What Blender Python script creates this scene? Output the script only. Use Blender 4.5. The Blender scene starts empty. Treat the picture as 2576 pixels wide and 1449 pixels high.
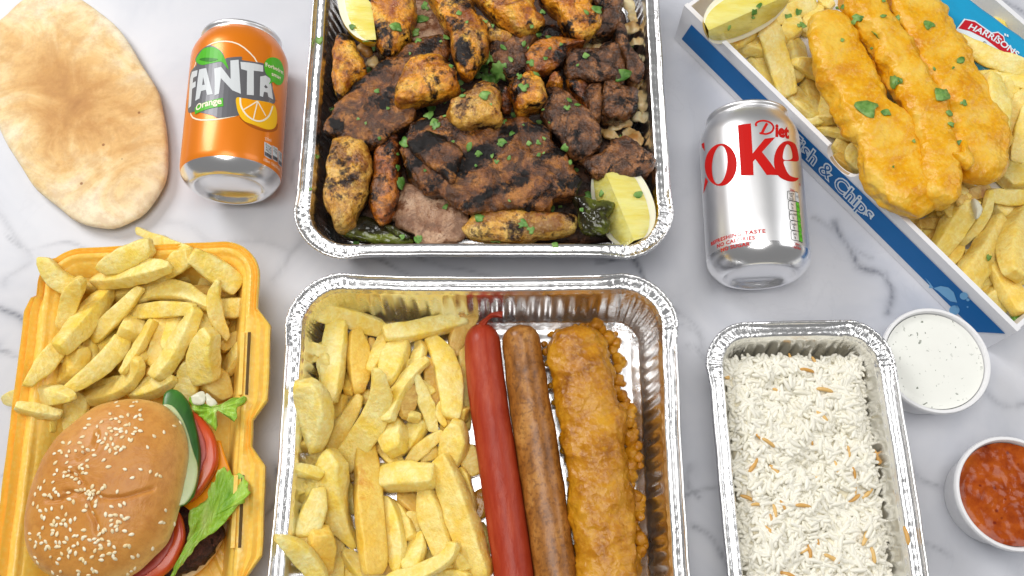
import bpy, bmesh, math, random
import numpy as np
from math import sin, cos, pi, radians, sqrt
from mathutils import Vector, Matrix, noise

random.seed(7)
scene = bpy.context.scene
COL = scene.collection

# ---------------------------------------------------------------- camera
FPX, TILT, CAMH = 2350.0, radians(19), 0.601        # focal length in pixels of a 2576 px wide frame
ST, CT = sin(TILT), cos(TILT)
CAMD = CAMH / CT
CAM = Vector((0, -CAMD * ST, CAMH))
cam = bpy.data.cameras.new('camera')
cam.sensor_width = 36.0
cam.lens = 36.0 * FPX / 2576.0
cam.clip_start = 0.01
cam.clip_end = 50
cam_o = bpy.data.objects.new('camera', cam)
cam_o.location = CAM
cam_o.rotation_euler = (TILT, 0, 0)
COL.objects.link(cam_o)
scene.camera = cam_o

# ---------------------------------------------------------------- light
w = bpy.data.worlds.new('World')
scene.world = w
w.use_nodes = True
w.node_tree.nodes['Background'].inputs[0].default_value = (1.0, 0.995, 0.985, 1)
w.node_tree.nodes['Background'].inputs[1].default_value = 0.24

def area(name, loc, target, sx, sy, power, color=(1, 1, 1)):
    l = bpy.data.lights.new(name, 'AREA')
    l.shape = 'RECTANGLE'; l.size = sx; l.size_y = sy; l.energy = power; l.color = color
    o = bpy.data.objects.new(name, l)
    o.location = loc
    o.rotation_euler = (Vector(target) - Vector(loc)).to_track_quat('-Z', 'Y').to_euler()
    COL.objects.link(o)
area('softbox_key', (-0.10, -0.12, 1.45), (0, 0.03, 0), 0.75, 0.9, 12.0, (1.0, 0.98, 0.95))
area('softbox_window', (-1.1, 0.85, 1.15), (0, 0, 0), 0.6, 0.7, 17.5, (1.0, 0.99, 0.98))
area('softbox_side', (1.35, 0.3, 1.0), (0, 0, 0), 0.7, 0.9, 5.0, (1, 1, 1))

scene.view_settings.view_transform = 'Standard'
scene.view_settings.look = 'None'
scene.view_settings.exposure = -0.12
scene.view_settings.gamma = 1.0
scene.view_settings.use_curve_mapping = False
scene.render.engine = 'CYCLES'
scene.cycles.max_bounces = 8

# ---------------------------------------------------------------- pixels to places
def ray(x, y):
    u, v = x - 1288.0, y - 724.5
    return Vector((u, -v * CT + FPX * ST, -v * ST - FPX * CT))
def at(x, y, z=0.0):
    d = ray(x, y)
    return CAM + d * ((z - CAMH) / d.z)
def ppm(y, z):                                       # pixels per metre at image row y, height z
    return (FPX * CT + (y - 724.5) * ST) / (CAMH - z)
def crop(ox, oy, k):
    f = lambda x, y: (ox + x * k, oy + y * k)
    f.k = k
    return f
A = crop(0, 566, .3473);  B = crop(0, 943.4, .3490)
C = crop(679.2, 660.3, .2821); Dc = crop(679.2, 1037.7, .2839)
Ec = crop(1132, 660.3, .28214); Fc = crop(1132, 1037.7, .2838)
M1 = crop(742.1, 0, .23876); M2 = crop(1194.9, 0, .23876)
M3 = crop(742.1, 314.4, .23876); M4 = crop(1194.9, 314.4, .23876)
F1 = crop(1698, 0, .3038); F2 = crop(2072.9, 0, .3038); F3 = crop(2072.9, 408.8, .3473)
CK = crop(1698, 251.6, .3472); FA = crop(427.7, 31.4, .3471); PT = crop(0, 0, .4122)
RC = crop(1761, 798.7, .4489)

# ---------------------------------------------------------------- materials
def S(r, g, b):
    f = lambda c: (c / 255 / 12.92) if c <= 10 else ((c / 255 + .055) / 1.055) ** 2.4
    return (f(r), f(g), f(b))
class Mat:
    def __init__(s, name, rough=.5, metal=0.0, spec=.5):
        s.m = bpy.data.materials.new(name); s.m.use_nodes = True
        s.t = s.m.node_tree; s.b = s.t.nodes['Principled BSDF']
        s.set('Roughness', rough); s.set('Metallic', metal); s.set('Specular IOR Level', spec)
        tc = s.t.nodes.new('ShaderNodeTexCoord'); oi = s.t.nodes.new('ShaderNodeObjectInfo')
        ml = s.t.nodes.new('ShaderNodeVectorMath'); ml.operation = 'MULTIPLY_ADD'
        cb = s.t.nodes.new('ShaderNodeCombineXYZ')
        for i in range(3): s.t.links.new(oi.outputs['Random'], cb.inputs[i])
        s.t.links.new(cb.outputs[0], ml.inputs[0]); ml.inputs[1].default_value = (7.3, 3.1, 5.7)
        s.t.links.new(tc.outputs['Object'], ml.inputs[2])
        s.co = ml.outputs[0]; s.rnd = oi.outputs['Random']
    def set(s, k, v):
        i = s.b.inputs[k]
        if hasattr(v, 'links'): s.t.links.new(v, i)
        elif isinstance(v, tuple): i.default_value = tuple(v) + (1,) if i.type == 'RGBA' else v
        else: i.default_value = v
        return s
    def put(s, sock, v):
        if hasattr(v, 'links'): s.t.links.new(v, sock)
        elif isinstance(v, tuple) and sock.type == 'RGBA': sock.default_value = tuple(v) + (1,)
        else: sock.default_value = v
    def noise(s, scale, detail=4, rough=.55, dist=0, vec=None):
        n = s.t.nodes.new('ShaderNodeTexNoise'); n.inputs['Scale'].default_value = scale
        n.inputs['Detail'].default_value = detail; n.inputs['Roughness'].default_value = rough
        n.inputs['Distortion'].default_value = dist
        s.t.links.new(vec or s.co, n.inputs['Vector']); return n.outputs['Fac']
    def vor(s, scale, rnd=1.0, feature='F1', vec=None):
        n = s.t.nodes.new('ShaderNodeTexVoronoi'); n.feature = feature
        n.inputs['Scale'].default_value = scale; n.inputs['Randomness'].default_value = rnd
        s.t.links.new(vec or s.co, n.inputs['Vector']); return n.outputs['Distance']
    def stretch(s, sc, rot=(0, 0, 0)):
        n = s.t.nodes.new('ShaderNodeMapping'); n.inputs['Scale'].default_value = sc; n.inputs['Rotation'].default_value = rot
        s.t.links.new(s.co, n.inputs['Vector']); return n.outputs[0]
    def ramp(s, fac, stops):
        n = s.t.nodes.new('ShaderNodeValToRGB'); e = n.color_ramp.elements
        while len(e) < len(stops): e.new(.5)
        for el, (p, c) in zip(e, stops):
            el.position = p; el.color = tuple(c) + (1,) if isinstance(c, tuple) else (c, c, c, 1)
        s.t.links.new(fac, n.inputs[0]); return n.outputs[0]
    def mix(s, fac, a, b, mode='MIX'):
        n = s.t.nodes.new('ShaderNodeMix'); n.data_type = 'RGBA'; n.blend_type = mode
        s.put(n.inputs[0], fac); s.put(n.inputs[6], a); s.put(n.inputs[7], b); return n.outputs[2]
    def math(s, op, a, b=0.0, clamp=False):
        n = s.t.nodes.new('ShaderNodeMath'); n.operation = op; n.use_clamp = clamp
        s.put(n.inputs[0], a); s.put(n.inputs[1], b); return n.outputs[0]
    def attr(s, name):
        n = s.t.nodes.new('ShaderNodeAttribute'); n.attribute_name = name; return n.outputs['Fac']
    def bump(s, h, strength=.5, dist=.001):
        n = s.t.nodes.new('ShaderNodeBump'); n.inputs['Strength'].default_value = strength
        n.inputs['Distance'].default_value = dist; s.t.links.new(h, n.inputs['Height'])
        s.t.links.new(n.outputs[0], s.b.inputs['Normal']); s.t.links.new(n.outputs[0], s.b.inputs['Coat Normal']); return s
    def sss(s, wgt, r=(.006, .003, .001), scale=1.0):
        s.set('Subsurface Weight', wgt); s.b.inputs['Subsurface Radius'].default_value = r
        s.set('Subsurface Scale', scale); return s
def plain(name, col, rough=.5, metal=0.0, spec=.3):
    return Mat(name, rough, metal, spec).set('Base Color', col).m

def chip_mat(name, pale, mid, brown, bp):
    k = Mat(name, .34, spec=.5)
    c = k.ramp(k.noise(75, 6, .66), [(.36, mid), (.60, pale)])
    streak = k.ramp(k.noise(210, 4, .7, 1.2), [(.42, 1.0), (.62, 0.0)])
    c = k.mix(k.math('MULTIPLY', streak, .42), c, tuple(x * y for x, y in zip(mid, (.86, .74, .5))))
    br = k.ramp(k.noise(45, 6, .68, .7), [(bp, 0.0), (bp + .14, 1.0)])
    c = k.mix(k.math('MULTIPLY', br, .75), c, brown)
    edge = k.ramp(k.attr('edge'), [(.55, 0.0), (1.0, 1.0)])
    c = k.mix(k.math('MULTIPLY', edge, .7), c, tuple(x * y for x, y in zip(mid, (.92, .78, .5))))
    c = k.mix(k.math('MULTIPLY', k.rnd, .45), c, k.mix(1.0, c, (1.0, .93, .74), 'MULTIPLY'))
    h = k.math('ADD', k.math('MULTIPLY', k.noise(300, 5, .6), .6), k.noise(90, 3, .5))
    k.set('Base Color', c).bump(h, .8, .002).sss(.2, (.006, .004, .0012))
    return k.m
CHIP = {'p': chip_mat('chip_pale', S(255, 243, 172), S(253, 224, 100), S(226, 166, 54), .63),
        'g': chip_mat('chip_golden', S(254, 238, 158), S(249, 216, 98), S(218, 152, 46), .60),
        'b': chip_mat('chip_browned', S(240, 212, 128), S(226, 184, 84), S(178, 112, 38), .53),
        'd': chip_mat('chip_deep_fried', S(252, 224, 124), S(246, 204, 80), S(220, 146, 40), .58)}

def meat_mat(name, light, mid, dark, char, gloss=.35, sc=60, char_at=.52, stripes=0.0, bumpd=.0022, rot=0.0):
    k = Mat(name, gloss, spec=.6)
    n1 = k.noise(sc * 1.1, 6, .6, .5); n2 = k.noise(sc * .75, 5, .58, .9); n3 = k.noise(sc * 5, 5, .7)
    c = k.ramp(n1, [(.36, dark), (.49, mid), (.64, light)])
    c = k.mix(k.ramp(n3, [(.47, 0.0), (.70, .6)]), c, dark)
    c = k.mix(k.ramp(k.noise(sc * .8, 6, .7, 1.2), [(.47, 0.0), (.58, .8)]), c, tuple(x * .62 for x in dark))
    n4 = k.noise(sc * 12, 3, .6)
    c = k.mix(k.ramp(n4, [(.34, .5), (.44, 0.0)]), c, tuple(x * .5 for x in dark))
    c = k.mix(k.ramp(n4, [(.60, 0.0), (.74, .4)]), c, light)
    f = k.math('ADD', n2, k.math('MULTIPLY', k.math('SUBTRACT', n3, .5), .45))
    if stripes:
        wv = k.t.nodes.new('ShaderNodeTexWave'); wv.inputs['Scale'].default_value = stripes
        wv.inputs['Distortion'].default_value = 3.5; wv.inputs['Detail'].default_value = 3; wv.inputs['Detail Scale'].default_value = 2.0
        k.t.links.new(k.stretch((1, 1, 1), (0, 0, rot)), wv.inputs['Vector'])
        f = k.math('ADD', k.math('MULTIPLY', f, .75), k.math('MULTIPLY', wv.outputs['Fac'], .24))
    ch = k.ramp(f, [(char_at, 0.0), (char_at + .035, .55), (char_at + .10, 1.0)])
    c = k.mix(ch, c, char)
    k.set('Base Color', c)
    k.set('Specular IOR Level', k.ramp(ch, [(0.0, .55), (1.0, .2)]))
    k.set('Roughness', k.ramp(k.noise(sc * 2, 4), [(.35, gloss * .7), (.65, gloss * 1.5)]))
    h = k.math('ADD', k.math('MULTIPLY', n3, .5), k.math('ADD', n1, k.math('MULTIPLY', k.noise(sc * 11, 3), .25)))
    k.set('Coat Weight', .35 if gloss < .3 else .1); k.set('Coat Roughness', .12)
    k.bump(h, 1.0, bumpd).sss(.06, (.004, .002, .001))
    return k.m
CHICKEN = meat_mat('grilled_chicken', S(252, 200, 78), S(240, 158, 30), S(160, 80, 18), S(22, 11, 7), .26, 52, .522)
CHICKEN_PALE = meat_mat('pale_chicken', S(246, 208, 116), S(230, 170, 62), S(158, 90, 28), S(38, 19, 10), .26, 56, .538)
CHICKEN_DARK = meat_mat('dark_chicken', S(222, 140, 38), S(168, 88, 24), S(96, 46, 18), S(18, 9, 7), .24, 50, .485)
KOFTA = meat_mat('grilled_lamb', S(192, 124, 48), S(138, 80, 30), S(78, 43, 17), S(14, 8, 7), .17, 85, .515, stripes=14, rot=1.0)
LAMB = meat_mat('charred_lamb', S(182, 122, 70), S(130, 80, 42), S(70, 41, 22), S(15, 9, 8), .24, 85, .525)
DONER = meat_mat('doner_meat', S(208, 172, 140), S(186, 144, 110), S(140, 94, 62), S(116, 70, 40), .36, 70, .55, bumpd=.0015)
ONION = (lambda k: k.set('Base Color', k.ramp(k.noise(40, 4), [(.38, S(176, 122, 58)), (.50, S(214, 180, 122)), (.64, S(234, 216, 172))])).bump(k.noise(150, 4), .4).sss(.2).m)(Mat('grilled_onion', .3))
WONION = plain('raw_onion', S(222, 220, 196), .25)

def batter_mat(name, light, mid, brown, at0=.5, dot=420):
    k = Mat(name, .33, spec=.5)
    n = k.noise(46, 6, .62, .4)
    c = k.ramp(n, [(.32, brown), (.48, mid), (.66, light)])
    sp = k.ramp(k.noise(dot, 3, .6), [(.52, 0.0), (.68, .55)])
    c = k.mix(sp, c, light)
    k.set('Base Color', c)
    h = k.math('ADD', k.math('MULTIPLY', k.vor(260), .7), k.math('ADD', k.noise(120, 5), k.math('MULTIPLY', k.noise(600, 2), .4)))
    k.bump(h, .55, .0016).sss(.12, (.005, .003, .0006)); return k.m
FISH = batter_mat('fish_batter', S(244, 202, 82), S(237, 173, 10), S(219, 144, 3))
SBATTER = batter_mat('sausage_batter', S(214, 156, 38), S(188, 122, 11), S(138, 78, 4))

def foil_mat():
    k = Mat('aluminium_foil', .17, 1.0)
    k.set('Base Color', (.90, .90, .905))
    k.set('Roughness', k.ramp(k.noise(30, 3), [(.3, .19), (.7, .32)]))
    cr = k.math('MULTIPLY', k.attr('crinkle'), k.noise(260, 3, .6, 1.0))
    k.bump(k.math('ADD', cr, k.math('MULTIPLY', k.noise(70, 2), .12)), .35, .0018)
    return k.m
FOIL = foil_mat()
CANSILVER = (lambda k: k.set('Base Color', (.93, .93, .94)).bump(k.noise(50, 2), .03, .001).m)(Mat('can_aluminium', .38, 1.0))
CANBASE = (lambda k: k.set('Base Color', (.93, .93, .94)).m)(Mat('can_base_metal', .20, 1.0))
CANORANGE = (lambda k: k.set('Base Color', S(240, 132, 8)).set('Coat Weight', .35).set('Coat Roughness', .15).m)(Mat('orange_can_paint', .34, .25))
def foam():
    k = Mat('yellow_foam', .30, spec=.5)
    k.set('Base Color', k.mix(k.ramp(k.vor(330), [(.1, 0.0), (.6, 1.0)]), S(255, 214, 114), S(255, 204, 90)))
    k.bump(k.vor(330), .25, .0008).sss(.25, (.008, .005, .002)); return k.m
FOAM = foam()
WCARD = (lambda k: k.set('Base Color', S(240, 240, 243)).bump(k.noise(90, 3), .1, .0006).m)(Mat('white_card', .5))
CARDEDGE = plain('card_edge', S(190, 168, 140), .8)
BAND = plain('blue_print', S(10, 104, 172), .5, spec=.2)
WINK = plain('white_print', S(226, 236, 244), .5)
PALEBLUE = plain('pale_blue_print', S(124, 184, 226), .5)
CYAN = (lambda k: k.set('Base Color', S(30, 160, 208)).bump(k.noise(60, 4, .5, 1.0), .35, .002).m)(Mat('blue_sachet_film', .22))
REDINK = plain('red_print', S(200, 28, 24), .5, 0, .1)
SREDINK = plain('sachet_red_print', S(196, 30, 44), .3)
BLACKINK = plain('black_print', S(24, 22, 24), .4)
GREYINK = plain('grey_print', S(112, 112, 116), .35, .3)
LTGREY = plain('light_grey_print', S(214, 218, 220), .35)
GREENINK = plain('green_print', S(84, 184, 40), .35)
DKGREEN = plain('dark_green_print', S(52, 128, 34), .35)
YELINK = plain('yellow_print', S(252, 196, 30), .35)
BROWNINK = plain('brown_print', S(178, 92, 14), .4)
CREAMINK = plain('cream_print', S(250, 240, 214), .35)
PARSLEY = (lambda k: k.set('Base Color', k.ramp(k.noise(160, 4), [(.35, S(72, 124, 40)), (.65, S(140, 182, 94))])).bump(k.noise(300, 3), .4).sss(.1).m)(Mat('parsley', .45))
LETTUCE = (lambda k: k.set('Base Color', k.ramp(k.noise(38, 6, .6, .8, k.stretch((2.2, .7, 1), (0, 0, -.7))), [(.3, S(112, 164, 34)), (.52, S(156, 202, 62)), (.72, S(208, 230, 134))])).bump(k.noise(140, 4, .6, 1.0, k.stretch((1.8, .6, 1), (0, 0, -.7))), .7, .0025).sss(.2).m)(Mat('lettuce', .32))
DKLEAF = (lambda k: k.set('Base Color', k.ramp(k.noise(40, 4), [(.35, S(40, 88, 22)), (.65, S(92, 138, 42))])).bump(k.noise(120, 3), .5).m)(Mat('dark_lettuce', .35))
TOMATO = (lambda k: k.set('Base Color', k.ramp(k.noise(30, 4), [(.3, S(190, 52, 20)), (.7, S(214, 92, 30))])).set('Coat Weight', .08).sss(.15).m)(Mat('tomato_skin', .22))
TOMFLESH = (lambda k: k.set('Base Color', k.ramp(k.noise(60, 4), [(.3, S(150, 42, 34)), (.7, S(192, 84, 66))])).bump(k.noise(120, 3), .4).sss(.15).m)(Mat('tomato_flesh', .4))
CUCSKIN = (lambda k: k.set('Base Color', k.ramp(k.noise(50, 4, .6, 0, k.stretch((1, .2, 1), (0, 0, .3))), [(.35, S(22, 60, 20)), (.65, S(64, 124, 42))])).m)(Mat('cucumber_skin', .3))
CUCFLESH = (lambda k: k.set('Base Color', k.ramp(k.noise(40, 4), [(.3, S(170, 190, 128)), (.7, S(210, 218, 172))])).sss(.2).m)(Mat('cucumber_flesh', .25))
CHEESE = (lambda k: k.set('Base Color', S(255, 166, 8)).sss(.1).m)(Mat('cheese_slice', .3))
PATTY = meat_mat('beef_patty', S(116, 64, 48), S(82, 42, 32), S(52, 28, 22), S(26, 17, 15), .4, 110, .58, bumpd=.003)
def bun_mat():
    k = Mat('burger_bun', .4, spec=.4)
    z = k.attr('height')
    c = k.ramp(z, [(.0, S(248, 216, 150)), (.3, S(238, 188, 106)), (.58, S(218, 156, 76)), (.95, S(206, 142, 64))])
    c = k.mix(k.ramp(k.noise(24, 6, .6, .5), [(.38, .35), (.62, 0.0)]), c, S(186, 116, 48))
    c = k.mix(k.ramp(k.noise(160, 5, .7), [(.40, .3), (.55, 0.0)]), c, S(170, 100, 38))
    k.set('Base Color', c).bump(k.math('ADD', k.noise(34, 5, .6, 1.4), k.math('MULTIPLY', k.noise(300, 4), .12)), .42, .003).sss(.1); return k.m
BUN = bun_mat()
BREADCUT = (lambda k: k.set('Base Color', k.ramp(k.noise(120, 4), [(.35, S(232, 200, 150)), (.6, S(246, 228, 190))])).bump(k.vor(300), .5, .001).m)(Mat('cut_bread', .7))
SEED = (lambda k: k.set('Base Color', k.ramp(k.rnd, [(.0, S(238, 214, 160)), (1.0, S(250, 240, 210))])).m)(Mat('sesame', .4))
def pita_mat():
    k = Mat('pita_crust', .55, spec=.35)
    mid = k.attr('middle')
    f = k.math('ADD', k.math('MULTIPLY', mid, .52), k.math('MULTIPLY', k.noise(20, 7, .64, 1.4), .72))
    c = k.ramp(f, [(.38, S(252, 238, 206)), (.53, S(245, 216, 160)), (.65, S(231, 186, 118)), (.78, S(211, 158, 88)), (.96, S(186, 132, 68))])
    c = k.mix(k.ramp(k.noise(110, 5, .7), [(.40, .28), (.58, 0.0)]), c, S(176, 116, 56))
    c = k.mix(k.ramp(k.vor(58), [(.045, .8), (.075, 0.0)]), c, S(140, 84, 36))
    k.set('Base Color', c).bump(k.math('ADD', k.noise(30, 4), k.math('MULTIPLY', k.noise(260, 4), .3)), .3, .0016).sss(.08); return k.m
PITA = pita_mat()
SAVELOY = (lambda k: k.set('Base Color', k.ramp(k.noise(60, 6, .66, .6, k.stretch((2.2, .5, 2))), [(.3, S(152, 42, 18)), (.5, S(168, 58, 32)), (.72, S(186, 80, 50))])).bump(k.noise(240, 5, .65, .8, k.stretch((1, .35, 1))), .3, .0014).set('Coat Weight', .05).set('Coat Roughness', .3).m)(Mat('red_sausage_skin', .36, spec=.28))
def sausage():
    k = Mat('brown_sausage_skin', .34)
    c = k.ramp(k.noise(70, 7, .66, .4, k.stretch((1.5, .6, 1))), [(.32, S(112, 68, 24)), (.5, S(164, 106, 42)), (.68, S(196, 140, 70))])
    c = k.mix(k.ramp(k.noise(420, 3), [(.36, .5), (.5, 0.0)]), c, S(88, 50, 24))
    k.set('Base Color', c).bump(k.noise(150, 5), .3, .0012); return k.m
SAUSAGE = sausage()
RICE = (lambda k: k.set('Base Color', k.ramp(k.rnd, [(0.0, S(243, 238, 218)), (1.0, S(249, 246, 234))])).m)(Mat('rice', .3))
RICEMASS = (lambda k: k.set('Base Color', k.ramp(k.noise(60, 3), [(.3, S(240, 228, 194)), (.6, S(247, 242, 224))])).m)(Mat('rice_mass', .3))
VERMI = (lambda k: k.set('Base Color', k.ramp(k.rnd, [(0, S(212, 156, 74)), (1, S(236, 196, 124))])).m)(Mat('browned_vermicelli', .35))
CUP = (lambda k: k.set('Base Color', S(244, 244, 246)).sss(.2, (.004, .004, .004)).m)(Mat('white_plastic_cup', .3))
def wsauce():
    k = Mat('white_sauce', .22)
    d = k.ramp(k.noise(330, 2, .5, .5), [(.65, 0.0), (.69, 1.0)])
    msk = k.ramp(k.noise(60, 2), [(.42, 0.1), (.56, 1.0)])
    k.set('Base Color', k.mix(k.math('MULTIPLY', k.math('MULTIPLY', d, msk), .85), S(246, 247, 240), S(84, 96, 74)))
    k.bump(k.noise(40, 3), .12, .001); return k.m
WSAUCE = wsauce()
def rsauce():
    k = Mat('red_sauce', .16, spec=.4)
    c = k.ramp(k.noise(90, 6, .66), [(.32, S(132, 46, 5)), (.5, S(166, 70, 9)), (.68, S(188, 92, 20))])
    c = k.mix(k.ramp(k.vor(130), [(.10, .8), (.17, 0.0)]), c, S(110, 26, 14))
    k.set('Base Color', c).bump(k.math('ADD', k.noise(170, 5), k.math('MULTIPLY', k.vor(210), .4)), .3, .0010); return k.m
RSAUCE = rsauce()
RIND = (lambda k: k.set('Base Color', S(246, 200, 14)).bump(k.vor(420), .35, .0006).sss(.1).m)(Mat('lemon_rind', .35))
PITH = (lambda k: k.set('Base Color', S(250, 244, 214)).sss(.2).m)(Mat('lemon_pith', .5))
LFLESH = (lambda k: k.set('Base Color', k.ramp(k.noise(70, 5, .6, 0, k.stretch((.35, 2.2, 1))), [(.32, S(238, 218, 84)), (.6, S(250, 240, 150))])).bump(k.noise(160, 4, .6, 0, k.stretch((.35, 2.2, 1))), .6, .0016).set('Coat Weight', .4).sss(.4, (.008, .007, .002)).m)(Mat('lemon_flesh', .16))
PEPPER = (lambda k: k.set('Base Color', k.ramp(k.noise(34, 5, .6, .8), [(.36, S(22, 17, 14)), (.52, S(46, 44, 20)), (.68, S(112, 122, 36))])).bump(k.noise(60, 4), .5, .003).m)(Mat('charred_pepper', .14))
SCRAP = (lambda k: k.set('Base Color', k.ramp(k.noise(80, 5), [(.35, S(140, 92, 18)), (.65, S(190, 142, 50))])).bump(k.noise(120, 4), .6, .002).m)(Mat('oily_batter', .15))
BROWNTIP = plain('dark_tip', S(92, 56, 24), .6)
SLOT_SHADE = plain('slot_shade', S(96, 74, 40), .8)  # painted shade for the openings of the foam box's tab slots

# ---------------------------------------------------------------- building helpers
WL = {}                                             # world place of each object's origin
SHORT = {}                                          # short phrase for what lies under a parsley fleck
def tag(o, label=None, cat=None, group=None, kind=None):
    if label: o['label'] = label
    if cat: o['category'] = cat
    if group: o['group'] = group
    if kind: o['kind'] = kind
    return o
def link(o, loc, parent):
    WL[o] = Vector(loc)
    if parent is not None:
        o.parent = parent
        o.location = Vector(loc) - WL[parent]
    else:
        o.location = loc
    COL.objects.link(o)
def empty(name, loc, label=None, cat=None, group=None):
    o = bpy.data.objects.new(name, None); o.empty_display_size = .01
    link(o, loc, None); return tag(o, label, cat, group)
def mesh_data(name, verts, faces, mats, midx=None, smooth=True, sharp=None, attrs=None):
    me = bpy.data.meshes.new(name)
    me.from_pydata([tuple(v) for v in verts], [], faces)
    for m in (mats if isinstance(mats, (list, tuple)) else [mats]): me.materials.append(m)
    if midx: me.polygons.foreach_set('material_index', midx)
    if smooth:
        me.polygons.foreach_set('use_smooth', [True] * len(me.polygons))
        if sharp: me.set_sharp_from_angle(angle=radians(sharp))
    if attrs:
        for an, vals in attrs.items():
            a = me.attributes.new(an, 'FLOAT', 'POINT'); a.data.foreach_set('value', vals)
    me.update(); return me
def mk(name, geo, mats, parent=None, label=None, cat=None, group=None, kind=None, short=None, midx=None, smooth=True, sharp=None, attrs=None, loc=None):
    verts, faces = geo[0], geo[1]
    if len(geo) > 2 and attrs is None: attrs = geo[2]
    if loc is None:
        n = len(verts)
        loc = Vector((sum(v[0] for v in verts) / n, sum(v[1] for v in verts) / n, min(v[2] for v in verts)))
    o = bpy.data.objects.new(name, mesh_data(name, [Vector(v) - loc for v in verts], faces, mats, midx, smooth, sharp, attrs))
    link(o, loc, parent)
    if short: SHORT[o.name] = short
    return tag(o, label, cat, group, kind)
def fbm(p, f, seed=0.0, octv=4):
    return noise.fractal(Vector((p[0] * f + seed * 13.7, p[1] * f - seed * 7.1, p[2] * f + seed * 3.3)), .9, 2.0, octv)
def catmull(pts, n, closed=True):
    P = [Vector(p) for p in pts]; m = len(P); out = []
    segs = m if closed else m - 1
    dense = []
    for i in range(segs):
        if closed: a, b, c, d = P[i - 1], P[i], P[(i + 1) % m], P[(i + 2) % m]
        else: a, b, c, d = P[max(i - 1, 0)], P[i], P[i + 1], P[min(i + 2, m - 1)]
        for j in range(12):
            t = j / 12
            dense.append(.5 * ((2 * b) + (c - a) * t + (2 * a - 5 * b + 4 * c - d) * t * t + (3 * b - a - 3 * c + d) * t ** 3))
    dense.append(dense[0].copy() if closed else P[-1])
    L = [0]
    for i in range(1, len(dense)): L.append(L[-1] + (dense[i] - dense[i - 1]).length)
    k = 0
    for i in range(n):
        s = L[-1] * i / (n if closed else n - 1)
        while k < len(L) - 2 and L[k + 1] < s: k += 1
        d = L[k + 1] - L[k]
        out.append(dense[k].lerp(dense[k + 1], (s - L[k]) / d if d > 0 else 0))
    return out
def rings_to_mesh(rings, cap0=None, cap1=None):
    n = len(rings[0]); v = [p for r in rings for p in r]; f = []
    for i in range(len(rings) - 1):
        for j in range(n):
            k = (j + 1) % n
            f.append((i * n + j, i * n + k, (i + 1) * n + k, (i + 1) * n + j))
    if cap0 is not None:
        c = len(v); v.append(cap0); f += [(c, (j + 1) % n, j) for j in range(n)]
    if cap1 is not None:
        c = len(v); v.append(cap1); b = (len(rings) - 1) * n; f += [(c, b + j, b + (j + 1) % n) for j in range(n)]
    return v, f
def blob(outline, zo, h, hb=.008, e=.7, R=10, N=56, amp=.0012, freq=110, seed=0, tilt=(0, 0), world=False, fine=0.0):
    pts = [Vector(p) if world else at(p[0], p[1], zo) for p in outline]
    P = catmull(pts, N); c = sum(P, Vector()) / N
    rings = []; hts = []
    def ring(r, z, s):
        out = []
        for p in P:
            q = c + (p - c) * r
            q = Vector((q.x, q.y, zo + z + tilt[0] * (q.x - c.x) + tilt[1] * (q.y - c.y)))
            nrm = Vector(((p - c).x, (p - c).y, 0)).normalized() * r + Vector((0, 0, s * (1 - r) + .15 * s))
            out.append(q + nrm * (amp * (fbm(q, freq, seed) + fine * fbm(q, freq * 4.2, seed, 3)))); hts.append(z)
        return out
    for k in range(4):
        a = pi / 2 * (1 - (k + 1) / 5.0)
        rings.append(ring(cos(a) ** e, -hb * sin(a) ** e, -1))
    for k in range(R):
        a = pi / 2 * k / R
        rings.append(ring(max(cos(a), 0) ** e, h * sin(a) ** e, 1))
    top = c + Vector((0, 0, h)); top.z = zo + h + amp * fbm(top, freq, seed) * 1.15
    bot = Vector((c.x, c.y, zo - hb))
    v, f = rings_to_mesh(rings, bot, top)
    att = {'height': [max(0, x) / h for x in hts] + [0, 1.0]}
    return v, f, att
def loaf(spine, widths, zs, h, hb=None, n=40, seg=26, e=.85, amp=.001, freq=90, seed=0, capk=1.0, side=None, fine=0.0):
    """spine: pixels, widths: half widths in pixels, zs: height of the middle"""
    m = len(spine)
    if not isinstance(zs, (list, tuple)): zs = [zs] * m
    if not isinstance(h, (list, tuple)): h = [h] * m
    W = [at(x, y, z) for (x, y), z in zip(spine, zs)]
    wd = [ww / ppm(y, z) for ww, (x, y), z in zip(widths, spine, zs)]
    P = catmull(W, n, False)
    Q = catmull([Vector((ww, hh, i)) for i, (ww, hh) in enumerate(zip(wd, h))], n, False)
    L = [0]
    for i in range(1, n): L.append(L[-1] + (P[i] - P[i - 1]).length)
    rings = []
    for i in range(n):
        T = (P[min(i + 1, n - 1)] - P[max(i - 1, 0)]).normalized()
        Sd = T.cross(Vector((0, 0, 1))).normalized(); U = Sd.cross(T)
        re = Q[i].x * capk
        d = min(L[i], L[-1] - L[i]); k = sqrt(max(0.0, 1 - (1 - min(d / re, 1)) ** 2)) if re > 0 else 1
        k = max(k, .12)
        hu = Q[i].y; hd = hb if hb is not None else hu
        r = []
        for j in range(seg):
            a = 2 * pi * j / seg
            ca, sa = cos(a), sin(a)
            x = math.copysign(abs(ca) ** e, ca) * Q[i].x * k
            y = math.copysign(abs(sa) ** e, sa) * (hu if sa > 0 else hd) * k
            q = P[i] + Sd * x + U * y
            nn = (Sd * ca + U * sa)
            am = amp * (1 + (side * abs(ca) ** 3 if side else 0))
            r.append(q + nn * (am * (fbm(q, freq, seed) + (fine * fbm(q, freq * 4.5, seed, 3) if fine else 0))))
        rings.append(r)
    return rings_to_mesh(rings, P[0] + (P[0] - P[1]) * .2, P[-1] + (P[-1] - P[-2]) * .2)
def lathe(profile, n=64):
    rings = [[Vector((r * cos(2 * pi * j / n), r * sin(2 * pi * j / n), z)) for j in range(n)] for r, z in profile]
    return rings
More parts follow.
